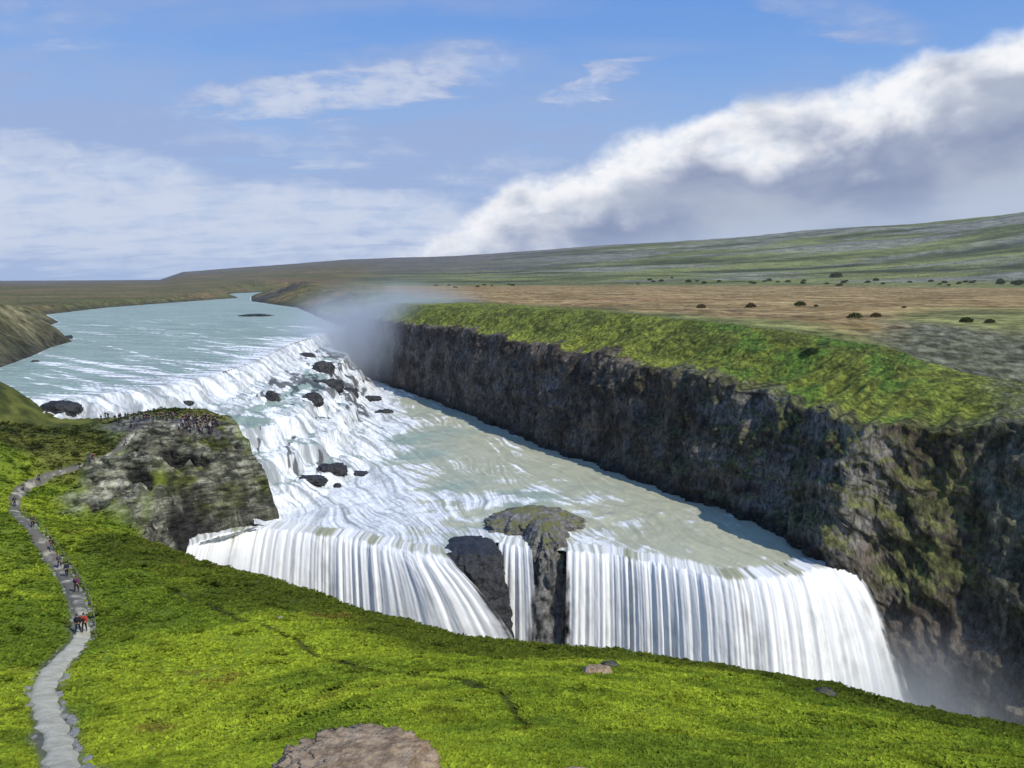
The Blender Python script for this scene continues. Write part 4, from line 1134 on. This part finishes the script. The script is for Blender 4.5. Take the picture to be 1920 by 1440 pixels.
# rock island on the lip, with the buttress under it: stacked outlines
def stack(name, levels, mat, seed, label, rough=0.22):
    n, m = 130, 110
    z = np.array([l[0] for l in levels]); cx = np.array([l[1] for l in levels]); cy = np.array([l[2] for l in levels]); ra = np.array([l[3] for l in levels]); rb = np.array([l[4] for l in levels])
    lv = np.linspace(0, len(levels) - 1, m); ii = np.arange(len(levels))
    zz, xx, yy, aa, bb = [np.interp(lv, ii, q)[None] for q in (z, cx, cy, ra, rb)]
    a = np.linspace(0, 2 * np.pi, n + 1)[:, None]
    ca, sa = np.cos(a), np.sin(a)
    nn = 1 + rough * fbm3(ca * 1.3, sa * 1.3, zz / 6, 4, seed, 0.55) + 0.34 * fbm3(ca * 3.2, sa * 3.2, zz / 2.4, 4, seed + 4, 0.62, True) - 0.1
    nn[-1] = nn[0]
    o0 = np.array([cx[-1], cy[-1], z[0]])
    X = xx + ca * aa * nn - o0[0]; Y = yy + sa * bb * nn - o0[1]; Z = zz * np.ones_like(X) - o0[2] + 0.5 * fbm3(X / 3, Y / 3, zz / 3 + 0 * X, 3, seed + 8) * smooth(lv, 1, 2)[None]
    o = grid_mesh(name, X, Y, Z, mat)
    o.location = o0
    return tag(o, label, 'rock')
ic = at_z(1000, 985, ZM)
M_ISL = mat_rock('island_rock', (0.06, 0.058, 0.052), (0.27, 0.26, 0.235), 0.45, 0.85, 0.25, (0.15, 0.15, 0.055))
stack('rock_island', [(-56, 4.4, ic[1], 9.6, 6.2), (-48.6, 4.4, ic[1], 8.8, 5.8), (-47.2, 4.3, ic[1], 8.5, 5.4), (-46.4, 4.0, ic[1] + 0.4, 7.6, 4.6), (-45.4, 4.4, ic[1] + 1, 5.0, 3.2), (-45.0, 4.6, ic[1] + 1, 3.6, 2.0), (-44.6, 4.8, ic[1] + 1, 0.05, 0.05)],
      M_ISL, 201, 'flat grey rock island with mossy top above the lower falls', 0.6)
stack('rock_spine', [(-77, 5.4, ic[1] - 13, 5.8, 4.0), (-60, 5.8, ic[1] - 11.5, 4.7, 4.4), (-50, 6.2, ic[1] - 9, 4.0, 5.6), (-47.2, 6.4, ic[1] - 7, 3.4, 6.0), (-46.0, 6.2, ic[1] - 6, 2.6, 4.6), (-45.3, 6.0, ic[1] - 5, 1.4, 2.4), (-45.1, 6.0, ic[1] - 5, 0.05, 0.05)],
      M_ISL, 211, 'dark mossy rock spine dropping from the island between the ribbon fall and the right fall', 0.5)
wc = at_z(888, 1040, ZM - 1)
stack('wet_rock', [(-77, wc[0] + 1.5, wc[1] - 2.5, 6.0, 4.0), (-60, wc[0] + 1.0, wc[1] - 2, 5.2, 3.6), (-52, wc[0], wc[1] - 1, 4.9, 3.4), (-49.6, wc[0] - 0.8, wc[1] + 0.5, 5.0, 3.4), (-48.5, wc[0] - 0.8, wc[1] + 2.2, 4.6, 3.6), (-47.75, wc[0] - 0.8, wc[1] + 4.0, 3.4, 3.0), (-47.6, wc[0] - 0.6, wc[1] + 4.4, 0.05, 0.05)],
      M_WET, 221, 'dark wet rock face left of the narrow ribbon fall', 0.15)

rapids = [(510, 738, 26, 40, 'upright black boulder standing alone in the white rapids'), (586, 741, 42, 24, 'dark boulder in the rapids right of the upright black boulder'),
          (606, 682, 46, 40, 'largest dark rock in the rapids, below the far corner of the upper lip'), (572, 664, 38, 12, 'low dark slab touching the left of the largest rapids rock'),
          (612, 714, 66, 24, 'long dark slab in the rapids just below the largest rock'), (655, 729, 34, 22, 'dark rock at the water edge of the rapids by the misty pool'),
          (690, 744, 52, 9, 'thin flat dark reef reaching from the rapids into the pool'), (722, 770, 38, 14, 'small dark rock alone in the silty pool below the rapids'),
          (622, 872, 56, 24, 'broken dark rock in the foam at the bottom of the rapids'), (584, 893, 62, 14, 'smooth dark slab left of the broken rock in the foam'),
          (668, 886, 46, 9, 'thin dark reef right of the broken rock in the foam'), (633, 908, 15, 15, 'smallest dark stone in the foam under the broken rock'),
          (352, 753, 24, 10, 'small dark rock in the white ledge above the crowd'),
          (480, 590, 64, 8, 'flat dark shoal just awash in the upper river'), (66, 676, 14, 7, 'small black stone off the left bank of the upper river'),
          (119, 633, 34, 16, 'dark boulders at the tip of the left bank')]
for i, (px, py, w, h, lab) in enumerate(rapids):
    p = on_river(px, py + h * 0.3)
    dep_ = p[1] * CP - p[2] * SP
    rx = w / 2 * dep_ / FPX * 0.82; rz = h / 2 * dep_ / FPX * 0.85
    blob('rock', (p[0], p[1], p[2] - 0.75 * rz), (rx * 1.05, max(rx * 0.8, 1.2), rz * 1.3), M_WET, 230 + 3 * i, 5, 0.42, 0.36, label=lab, group='dark rocks in the upper rapids')
p = cast(107, 776, land_z, 60, 200)
blob('boulder', (p[0], p[1] + 1.5, p[2] - 0.2), (4.2, 2.4, 2.2), M_WET, 300, 5, label='big black boulder at the left end of the rapids below the grassy bank')
p = at(640, 1474, 8.6)
zr = land_z(p[0:1], p[1:2])[0]
blob('boulder', (p[0] + 0.05, p[1] + 0.55, zr - 0.1), (0.88, 0.66, 0.50), M_TAN, 311, 6, 0.28, 0.36, flat=0.5, label='large tan weathered rock at the bottom edge of the picture', sink=0.2)
p = at(1075, 1440, 9.4)
zr = land_z(p[0:1], p[1:2])[0]
blob('boulder', (p[0], p[1], zr - 0.12), (0.40, 0.3, 0.2), M_TAN, 321, 5, 0.2, 0.15, label='small tan rock right of the large one at the bottom edge')
for (px, py, w, lab, mt) in [(1120, 1264, 0.8, 'bare brown stone on the grass slope under the right fall', M_TAN), (1143, 1250, 0.5, 'dark stone lying on top of the bare brown stone in the grass', M_DARK),
                             (1545, 1303, 0.7, 'dark stone in a hollow near the right end of the grass edge', M_DARK), (525, 1160, 0.35, 'pale grey pebble boulder in the grass near the slope edge', M_GREY)]:
    p = cast(px, py, land_z)
    blob('boulder', p, (w, w * 0.6, w * 0.45), mt, int(px), 4, label=lab)

# stones along the path
base_st = [blob('edging_stone', (0, 0, 0), (1, 0.75, 0.6), M_GREY, 340 + 5 * k, 3, label='grey stone in the row edging the gravel path', group='stones edging the path') for k in range(4)]
rr_ = np.random.RandomState(3)
nst = 0
a = 0.5
while a < parc[-1] * 0.62 and nst < 150:
    k = np.searchsorted(parc, a)
    for sd_ in (-1, 1):
        if rr_.rand() < (0.6 if sd_ < 0 else 0.25):
            q = pcen[k] + pnor[k] * sd_ * (pw[k] / 2 + rr_.uniform(-0.05, 0.25))
            zq = land_z(q[:1], q[1:2])[0]
            sz = rr_.uniform(0.09, 0.25)
            o = base_st[nst] if nst < 4 else base_st[nst % 4].copy()
            if nst >= 4: COL.objects.link(o)
            o.location = (q[0], q[1], zq + sz * 0.2); o.scale = (sz, sz, sz); o.rotation_euler = (0, 0, rr_.uniform(0, 6.28))
            nst += 1
    a += rr_.uniform(0.35, 0.9)

# ================================================================== BUSHES ON THE MOOR
def bush_meshes(seed, dark):
    r = np.random.RandomState(seed)
    n = 420
    d_ = r.normal(size=(n, 3)); d_ /= np.linalg.norm(d_, axis=1)[:, None]
    d_[:, 2] = np.abs(d_[:, 2])
    lob = 1 + 0.3 * fbm3(d_[:, 0] * 1.8, d_[:, 1] * 1.8, d_[:, 2] * 1.8, 2, seed)
    P = d_ * (r.uniform(0.45, 1.0, n) ** 0.5 * lob)[:, None] * np.array([1, 1, 0.85]) + np.array([0, 0, 0.25])
    t1 = r.normal(size=(n, 3)); t1 /= np.linalg.norm(t1, axis=1)[:, None]
    t2 = np.cross(t1, r.normal(size=(n, 3))); t2 /= np.linalg.norm(t2, axis=1)[:, None]
    s_ = r.uniform(0.09, 0.19, (n, 1))
    V = np.stack([P - t1 * s_, P + t2 * s_ * .7, P + t1 * s_, P - t2 * s_ * .7], 1).reshape(-1, 3)
    F = np.arange(4 * n).reshape(-1, 4)
    c = np.repeat(np.array(dark)[None] * r.uniform(0.5, 1.7, (n, 1)), 4, axis=0)
    return V, F, c
M_BARK = mat_plain('bark', (0.09, 0.065, 0.045))
def make_bush(seed, colr, label, group):
    root = bpy.data.objects.new('bush', None); COL.objects.link(root)
    V, F, c = bush_meshes(seed, colr)
    raw_mesh('foliage', V, F, M_LEAF, False, None, {'col': c}, root)
    bm = bmesh.new()
    for q in range(4):
        an = q * 1.6 + seed
        r_ = bmesh.ops.create_cone(bm, segments=6, radius1=0.05, radius2=0.02, depth=0.8, cap_ends=True)
        for v in r_['verts']:
            v.co = Vector((v.co.x + math.cos(an) * 0.25 * (v.co.z + 0.4), v.co.y + math.sin(an) * 0.25 * (v.co.z + 0.4), v.co.z + 0.35))
    me = bpy.data.meshes.new('stem'); bm.to_mesh(me); bm.free(); me.materials.append(M_BARK)
    o = bpy.data.objects.new('stem', me); COL.objects.link(o); o.parent = root
    return tag(root, label, 'bush', group)
def copy_thing(root):
    c = root.copy(); COL.objects.link(c)
    for ch in root.children:
        q = ch.copy(); COL.objects.link(q); q.parent = c
        for g in ch.children:
            w = g.copy(); COL.objects.link(w); w.parent = q
    return c
protos = [make_bush(401, (0.085, 0.10, 0.03), 'x', None), make_bush(402, (0.14, 0.10, 0.045), 'x', None), make_bush(403, (0.06, 0.09, 0.035), 'x', None)]
used_p = set()
def moor_cast(px, py):
    return cast(px, py, M_moor, 150, 6000, 900)
def put_bush(k, px, py, w_px, label, group):
    p = moor_cast(px, py)
    if np.abs(sdf(p[:1], p[1:2], loft_poly)[0]) < 60 and inside(p[:1], p[1:2], loft_poly)[0]:
        dl_ = LOFT[:, 1] * CP - LOFT[:, 2] * SP
        p = LOFT[np.argmin((960 + FPX * LOFT[:, 0] / dl_ - px) ** 2 + (720 - FPX * (LOFT[:, 1] * SP + LOFT[:, 2] * CP) / dl_ - py) ** 2)]
    dep_ = p[1] * CP - p[2] * SP
    sz = w_px / 2 * dep_ / FPX
    o = protos[k] if k not in used_p else copy_thing(protos[k])
    used_p.add(k)
    o.location = (p[0], p[1], p[2] - 0.1 * sz); o.scale = (sz, sz, sz * 0.85); o.rotation_euler = (0, 0, (px * 1.7) % 6.28)
    tag(o, label, 'bush', group)
solo = [(0, 1568, 520, 22, 'dark round bush alone on the green ground beyond the heath'), (1, 1408, 577, 20, 'brown bush in the open heath, second from the gorge rim'), (1, 1315, 578, 18, 'brown bush on the heath nearest the gorge rim'),
        (0, 1603, 597, 26, 'low bush left of its twin at the near edge of the heath'), (1, 1642, 595, 20, 'brown bush right of its twin at the near edge of the heath'), (0, 1500, 574, 22, 'flat green bush in the middle of the brown heath'),
        (2, 1520, 664, 28, 'dark blue green bush in the bright grass above the cliff'), (0, 1812, 605, 24, 'low dark bush near the scree right of the heath'), (0, 1856, 606, 18, 'second low dark bush near the scree, the farther right'),
        (0, 1530, 575, 9, 'tiny bush right of the flat green bush in the heath'), (0, 1695, 578, 9, 'tiny bush out on the heath below the long scrub row')]
for a_ in solo: put_bush(*a_, 'scattered bushes on the heath')
rr_ = np.random.RandomState(8)
for k in range(46):
    px = rr_.uniform(1190, 1920); py = 529 + rr_.normal() * 2.2 + (px - 1190) / 730 * 3
    put_bush(2 if px < 1450 else 0, px, py, rr_.uniform(6, 12) * (1.5 if px > 1850 else 1), 'dark bush in the long scrub row at the far side of the heath', 'scrub row beyond the heath')
for k in range(10):
    put_bush(0, rr_.uniform(815, 965), 537 + rr_.normal() * 1.2, rr_.uniform(5, 9), 'dark bush in the short row left of the long scrub row', 'short scrub row on the heath')

# ================================================================== PEOPLE
M_SKIN = mat_plain('skin', (0.50, 0.30, 0.21), 0.6, 0.1)
def skin_mesh(name, chains, mat, parent, sub=1):
    """chains: lists of (x,y,z,radius); all start from an existing point or stand free. One continuous surface by the Skin modifier."""
    verts, edges, rad, key = [], [], [], {}
    for ch in chains:
        prev = None
        for (x, y, z, r) in ch:
            kk = (round(x, 4), round(y, 4), round(z, 4))
            if kk not in key:
                key[kk] = len(verts); verts.append((x, y, z)); rad.append(r)
            i = key[kk]
            if prev is not None and prev != i: edges.append((prev, i))
            prev = i
    me = bpy.data.meshes.new(name); me.from_pydata(verts, edges, [])
    o = bpy.data.objects.new(name, me); COL.objects.link(o)
    md = o.modifiers.new('skin', 'SKIN'); md.use_smooth_shade = True
    for i, sv in enumerate(me.skin_vertices[0].data):
        sv.radius = (rad[i] if not isinstance(rad[i], tuple) else rad[i][0], rad[i] if not isinstance(rad[i], tuple) else rad[i][1])
        sv.use_root = (i == 0)
    ms = o.modifiers.new('sub', 'SUBSURF'); ms.levels = sub; ms.render_levels = sub
    dg = bpy.context.evaluated_depsgraph_get(); dg.update()
    new = bpy.data.meshes.new_from_object(o.evaluated_get(dg))
    o.modifiers.clear(); o.data = new; bpy.data.meshes.remove(me)
    new.materials.clear(); new.materials.append(mat)
    for pl_ in new.polygons: pl_.use_smooth = True
    o.parent = parent
    return o
def make_person(pose, jacket, trousers, hairc, pack=None):
    """A standing adult 1.75 m tall facing +Y; returns the root Empty."""
    root = bpy.data.objects.new('person', None); COL.objects.link(root)
    step = {'walk': 0.26, 'stand': 0.03, 'photo': 0.02}[pose]
    hip = 0.93
    pel = (0, 0, hip + 0.02)
    chest = (0, 0.01, 1.28); nk = (0, 0.015, 1.47); sk = (0, 0.03, 1.62)
    def leg(sx, dy):
        return [(sx * 0.095, 0, hip - 0.03), (sx * 0.10, dy * 0.55 + 0.03, 0.50), (sx * 0.105, dy - (0.06 if dy < 0 else 0), 0.10 + (0.04 if dy < -0.1 else 0)), (sx * 0.115, dy + 0.15 - (0.06 if dy < 0 else 0), 0.035)]
    legs = {1: leg(1, step), -1: leg(-1, -step)}
    def arm(sx):
        if pose == 'photo':
            return [(sx * 0.19, 0, 1.40), (sx * 0.25, 0.12, 1.20), (sx * 0.09, 0.33, 1.44)]
        sw = -step * 0.8 * sx
        return [(sx * 0.19, 0, 1.40), (sx * 0.25, sw * 0.4 - 0.02, 1.13), (sx * 0.255, sw + 0.06, 0.90)]
    arms = {1: arm(1), -1: arm(-1)}
    ch = [[(*pel, 0.12), (0, 0.0, 1.12, 0.115), (*chest, 0.13), (*nk, 0.055), (0, 0.025, 1.55, 0.075), (*sk, 0.10), (0, 0.02, 1.70, 0.075)]]
    for sx in (1, -1):
        L = legs[sx]
        ch.append([(*pel, 0.12), (*L[0], 0.085), (*L[1], 0.055), (*L[2], 0.038), (*L[3], 0.03)])
        A = arms[sx]
        w = Vector(A[2]); e = Vector(A[1]); dr = (w - e).normalized()
        palm = w + dr * 0.07
        ch.append([(*chest, 0.13), (*A[0], 0.055), (*A[1], 0.042), (*A[2], 0.028), (*palm, 0.03)])
        sidev = dr.cross(Vector((sx, 0.3, 0))).normalized()
        inn = sidev.cross(dr).normalized()
        for q, ln in enumerate((0.075, 0.085, 0.08, 0.062)):
            b = palm + sidev * (q - 1.5) * 0.019 + dr * 0.012
            m_ = b + dr * ln * 0.55; t_ = m_ + (dr * 0.8 + inn * 0.4).normalized() * ln * 0.5
            ch.append([(*palm, 0.03), (*b, 0.009), (*m_, 0.0085), (*t_, 0.007)])
        tb = w + dr * 0.03 + sidev * -0.035
        ch.append([(*A[2], 0.028), (*tb, 0.010), (*(tb + dr * 0.045 - sidev * 0.015), 0.008)])
    # face: nose and chin
    ch.append([(*sk, 0.10), (0, 0.125, 1.60, 0.018), (0, 0.150, 1.585, 0.012)])
    body = skin_mesh('body', ch, M_SKIN, root)
    jk = [[(0, 0, hip + 0.0, 0.165), (0, 0, 1.10, 0.155), (0, 0.01, 1.28, 0.175), (0, 0.012, 1.42, 0.12), (0, 0.015, 1.475, 0.075)]]
    for sx in (1, -1):
        A = arms[sx]
        jk.append([(0, 0.01, 1.28, 0.175), (*A[0], 0.085), (*A[1], 0.066), (*(Vector(A[1]).lerp(Vector(A[2]), 0.95)), 0.048)])
    skin_mesh('jacket', jk, jacket, root)
    tr = [[(0, 0, hip + 0.05, 0.15), (0, 0, hip - 0.02, 0.14)]]
    for sx in (1, -1):
        L = legs[sx]
        tr.append([(0, 0, hip - 0.02, 0.14), (*L[0], 0.105), (*L[1], 0.075), (*(Vector(L[1]).lerp(Vector(L[2]), 0.96)), 0.06)])
    skin_mesh('trousers', tr, trousers, root)
    for sx in (1, -1):
        L = legs[sx]
        skin_mesh('shoe', [[(L[2][0], L[2][1] - 0.03, L[2][2] - 0.04, 0.05), (L[2][0], L[2][1] + 0.05, 0.05 + (L[2][2] - 0.10), 0.05), (L[3][0], L[3][1] + 0.02, L[3][2] + 0.01, 0.04)]], M_SHOE, root)
    skin_mesh('hair', [[(0, -0.055, 1.57, 0.06), (0, -0.035, 1.66, 0.095), (0, 0.01, 1.715, 0.085), (0, 0.06, 1.715, 0.05)]], hairc, root)
    if pack is not None:
        pk = skin_mesh('backpack', [[(0, -0.21, 1.08, 0.13), (0, -0.23, 1.22, 0.145), (0, -0.21, 1.40, 0.115)]], pack, root)
        for sx in (1, -1):
            skin_mesh('strap', [[(sx * 0.09, -0.12, 1.42, 0.022), (sx * 0.10, 0.02, 1.47, 0.022), (sx * 0.10, 0.17, 1.34, 0.022), (sx * 0.10, 0.10, 1.15, 0.02)]], pack, pk)
    return root
M_SHOE = mat_plain('shoe_leather', (0.03, 0.028, 0.025))
H_BROWN = mat_plain('hair_brown', (0.05, 0.03, 0.018)); H_BLOND = mat_plain('hair_fair', (0.30, 0.21, 0.10))
CL = {k: mat_plain('cloth_' + k, v, 0.9, 0.2) for k, v in dict(red=(0.42, 0.055, 0.025), black=(0.018, 0.018, 0.02), navy=(0.025, 0.03, 0.06), grey=(0.10, 0.10, 0.11), plum=(0.14, 0.05, 0.10), rust=(0.24, 0.09, 0.06), teal=(0.03, 0.09, 0.09), white=(0.55, 0.55, 0.55), olive=(0.07, 0.07, 0.04)).items()}
def place(root, p, face):
    root.location = (p[0], p[1], p[2]); root.rotation_euler = (0, 0, face)
def ground(px, py):
    p = cast(px, py, land_z)
    d_, i_ = seg_dist(p[:1], p[1:2], pcen)
    zp = land_z(p[:1], p[1:2])[0] + (0.13 if d_[0] < 1.1 else 0.0)
    return np.array([p[0], p[1], zp])
walkers = [(159, 1190, 'walk', 'red', 'black', H_BROWN, 'black', 0.3, 'person in a bright red jacket walking down the gravel path'),
           (147, 1192, 'walk', 'black', 'black', H_BROWN, None, 0.2, 'person in black walking beside the one in the red jacket'),
           (144, 1114, 'walk', 'plum', 'black', H_BROWN, 'black', 0.2, 'person in a plum jacket on the narrow bend of the path'),
           (126, 1084, 'stand', 'navy', 'black', H_BROWN, None, 1.0, 'person in navy standing where the path widens above the plum jacket'),
           (112, 1068, 'walk', 'grey', 'navy', H_BLOND, 'teal', 3.4, 'person in grey with a teal backpack on the dark part of the path'),
           (98, 1036, 'walk', 'black', 'grey', H_BROWN, 'rust', 0.1, 'person in black with a rust backpack on the dark part of the path'),
           (62, 992, 'walk', 'olive', 'black', H_BLOND, None, 0.5, 'person in olive on the bend where the path turns left'),
           (28, 952, 'stand', 'black', 'navy', H_BROWN, 'grey', 0.9, 'person in black with a grey backpack at the leftmost bend of the path'),
           (44, 924, 'walk', 'grey', 'black', H_BROWN, None, 4.6, 'person in grey on the path above the leftmost bend'),
           (74, 906, 'walk', 'teal', 'black', H_BLOND, None, 4.7, 'person in teal where the path runs right along the slope'),
           (150, 882, 'walk', 'black', 'black', H_BROWN, None, 4.7, 'person in black alone on the middle of the slope path'),
           (176, 870, 'walk', 'navy', 'grey', H_BROWN, 'red', 1.6, 'person with a small red backpack on the slope path by the rocks'),
           (236, 838, 'walk', 'grey', 'navy', H_BROWN, None, 5.5, 'person in grey where the path climbs onto the rock platform')]
for (px, py, pose, jc, tc, hc, pk, face, lab) in walkers:
    r_ = make_person(pose, CL[jc], CL[tc], hc, CL[pk] if pk else None)
    tag(r_, lab, 'person', 'walkers on the path'); place(r_, ground(px, py), face)
crowd0 = [make_person(po, CL[j], CL[t], h) for po, j, t, h in [('stand', 'black', 'navy', H_BROWN), ('photo', 'navy', 'black', H_BROWN), ('stand', 'grey', 'black', H_BLOND), ('photo', 'black', 'black', H_BLOND), ('stand', 'plum', 'navy', H_BROWN), ('stand', 'white', 'black', H_BROWN)]]
used_c = set()
def put_person(k, px, py, lab, grp, face):
    o = crowd0[k] if k not in used_c else copy_thing(crowd0[k])
    used_c.add(k)
    tag(o, lab, 'person', grp)
    place(o, ground(px, py), face)
rr_ = np.random.RandomState(21)
single = [(2, 190, 792, 'person standing alone at the left end of the rock platform'), (0, 226, 789, 'person in black alone left of the middle of the platform'), (1, 246, 803, 'person lower on the platform, taking a picture'),
          (0, 275, 789, 'person in black alone on the platform edge before the white water'), (3, 301, 787, 'person taking a picture left of the close pair on the platform edge'),
          (0, 318, 786, 'left one of the close pair on the platform edge'), (4, 323, 787, 'person in plum, right one of the close pair on the platform edge')]
for (k, px, py, lab) in single: put_person(k, px, py, lab, 'visitors on the rock platform', rr_.uniform(-0.6, 0.6))
for i in range(16):
    k = int(rr_.choice([0, 0, 1, 2, 3]))
    px = 196 + i * 9.2 + rr_.uniform(-3, 3)
    lab = ['person in black in the loose row left of the dense crowd', 'person in navy in the loose row left of the dense crowd', 'person in grey in the loose row left of the dense crowd', 'person in black taking a picture in the loose row left of the dense crowd'][k]
    put_person(k, px, rr_.uniform(786, 793), lab, 'loose row of visitors on the platform edge', rr_.uniform(-0.9, 0.9))
for i in range(52):
    px = rr_.uniform(342, 412); py = rr_.uniform(786, 806) + abs(px - 378) * 0.03
    if i > 40: px = rr_.uniform(296, 400); py = rr_.uniform(806, 818)
    k = int(rr_.choice([0, 0, 1, 2, 3, 3, 4, 5]))
    lab = ['person in black standing in the dense crowd on the platform', 'person in navy taking a picture in the dense crowd on the platform', 'person in grey standing in the dense crowd on the platform',
           'person in black taking a picture in the dense crowd on the platform', 'person in plum standing in the dense crowd on the platform', 'person in white standing in the dense crowd on the platform'][k]
    put_person(k, px, py, lab, 'dense crowd on the rock platform', rr_.uniform(-1.2, 1.2))

# ================================================================== SPRAY
def spray(name, lo, hi, dens, label, power=1.0, aniso=0.2):
    lo, hi = np.array(lo, float), np.array(hi, float)
    c = (lo + hi) / 2; h = (hi - lo) / 2
    bm = bmesh.new(); bmesh.ops.create_icosphere(bm, subdivisions=4, radius=1.0)
    for v in bm.verts:
        v.co = Vector((v.co.x * h[0], v.co.y * h[1], v.co.z * h[2]))
    me = bpy.data.meshes.new(name); bm.to_mesh(me); bm.free()
    m, nb, out = new_mat(name + '_air')
    p = nb.node('ShaderNodeTexCoord').outputs['Object']
    q = nb.vm('DIVIDE', p, tuple(h))
    ln = nb.node('ShaderNodeVectorMath', operation='LENGTH'); nb.put(ln.inputs[0], q)
    fall = nb.ss(ln.outputs['Value'], 1.0, 0.15)
    nz = nb.ss(nb.noise(nb.scale(p, (1, 1, 0.6)), 0.055, 5, 0.6, 0.6), 0.3, 0.7)
    sp_ = nb.node('ShaderNodeSeparateXYZ'); nb.put(sp_.inputs[0], q)
    up = nb.ss(sp_.outputs[2], 1.0, -0.9, 0.25, 1.0)
    pv = nb.node('ShaderNodeVolumePrincipled')
    pv.inputs['Color'].default_value = (0.9, 0.94, 0.96, 1)
    pv.inputs['Anisotropy'].default_value = aniso
    nb.put(pv.inputs['Density'], nb.m('MULTIPLY', nb.m('MULTIPLY', fall, up), nb.m('MULTIPLY', nb.m('ADD', nz, 0.25), dens)))
    nb.t.links.new(pv.outputs[0], out.inputs['Volume'])
    me.materials.append(m)
    o = bpy.data.objects.new(name, me); COL.objects.link(o); o.location = c
    return tag(o, label, 'mist', None, 'stuff')
spray('mist', (-125, 335, -60), (6, 475, 6), 0.13, 'spray drifting up from the foot of the upper falls against the dark wall')
spray('mist', (28, 108, -92), (98, 140, -52), 0.30, 'spray rising from the foot of the right lower fall')
spray('mist', (-62, 112, -92), (18, 146, -54), 0.2, 'spray rising from the foot of the left lower fall')
spray('mist', (-64, 126, -64), (-38, 146, -44), 0.22, 'white spray bursting at the left end of the lower falls')

# ================================================================== ROPE FENCE BESIDE THE PATH
def rope_fence():
    root = bpy.data.objects.new('rope_fence', None); COL.objects.link(root)
    k0 = np.argmin(np.hypot(pcen[:, 0] - path_line[6][0], pcen[:, 1] - path_line[6][1])); k1 = np.argmin(np.hypot(pcen[:, 0] - path_line[13][0], pcen[:, 1] - path_line[13][1]))
    m = mat_plain('fence_wood', (0.16, 0.13, 0.09)); mr = mat_plain('rope_fibre', (0.30, 0.28, 0.22))
    tops = []; last = -9
    pme = None
    for k in range(k0, k1):
        if parc[k] - last < 3.2: continue
        last = parc[k]
        q = pcen[k] - pnor[k] * (pw[k] / 2 + 0.35)
        z = land_z(q[:1], q[1:2])[0]
        if pme is None:
            bm = bmesh.new()
            bmesh.ops.create_cone(bm, segments=8, radius1=0.055, radius2=0.045, depth=1.0, cap_ends=True)
            pme = bpy.data.meshes.new('post'); bm.to_mesh(pme); bm.free(); pme.materials.append(m)
        o = bpy.data.objects.new('post', pme); COL.objects.link(o); o.parent = root; o.location = (q[0], q[1], z + 0.35)
        tops.append((q[0], q[1], z + 0.72))
    pts = []
    for a, b in zip(tops[:-1], tops[1:]):
        for t in np.linspace(0, 1, 6)[:-1]:
            pts.append((a[0] + (b[0] - a[0]) * t, a[1] + (b[1] - a[1]) * t, a[2] + (b[2] - a[2]) * t - 0.5 * t * (1 - t)))
    pts.append(tops[-1])
    Pt = np.array(pts); m6 = 6
    t_ = np.gradient(Pt, axis=0); t_ /= np.linalg.norm(t_, axis=1)[:, None]
    n_ = np.cross(t_, [0, 0, 1.0]); n_ /= np.linalg.norm(n_, axis=1)[:, None]; b_ = np.cross(n_, t_)
    an = np.arange(m6) * 2 * np.pi / m6
    V = (Pt[:, None] + 0.022 * (np.cos(an)[None, :, None] * n_[:, None] + np.sin(an)[None, :, None] * b_[:, None])).reshape(-1, 3)
    F = [[i * m6 + k, i * m6 + (k + 1) % m6, (i + 1) * m6 + (k + 1) % m6, (i + 1) * m6 + k] for i in range(len(Pt) - 1) for k in range(m6)]
    raw_mesh('rope', V, F, mr, True, None, None, root)
    tag(root, 'low rope fence on wooden posts along the right edge of the path', 'fence')
rope_fence()

# ================================================================== AIR
def haze():
    bm = bmesh.new(); bmesh.ops.create_cube(bm, size=1.0)
    me = bpy.data.meshes.new('haze'); bm.to_mesh(me); bm.free()
    o = bpy.data.objects.new('haze', me); COL.objects.link(o)
    o.scale = (24000, 15500, 420); o.location = (0, 7200, 90)
    m, nb, out = new_mat('haze_air')
    pv = nb.node('ShaderNodeVolumePrincipled')
    pv.inputs['Color'].default_value = (0.80, 0.88, 1.0, 1); pv.inputs['Density'].default_value = 0.00003
    nb.t.links.new(pv.outputs[0], out.inputs['Volume'])
    me.materials.append(m)
    tag(o, 'thin blue air between here and the far hills', 'haze', None, 'stuff')
haze()
spray('mist', (-2, 110, -94), (66, 142, -57), 0.2, 'spray rising from the foot of the middle of the lower falls')
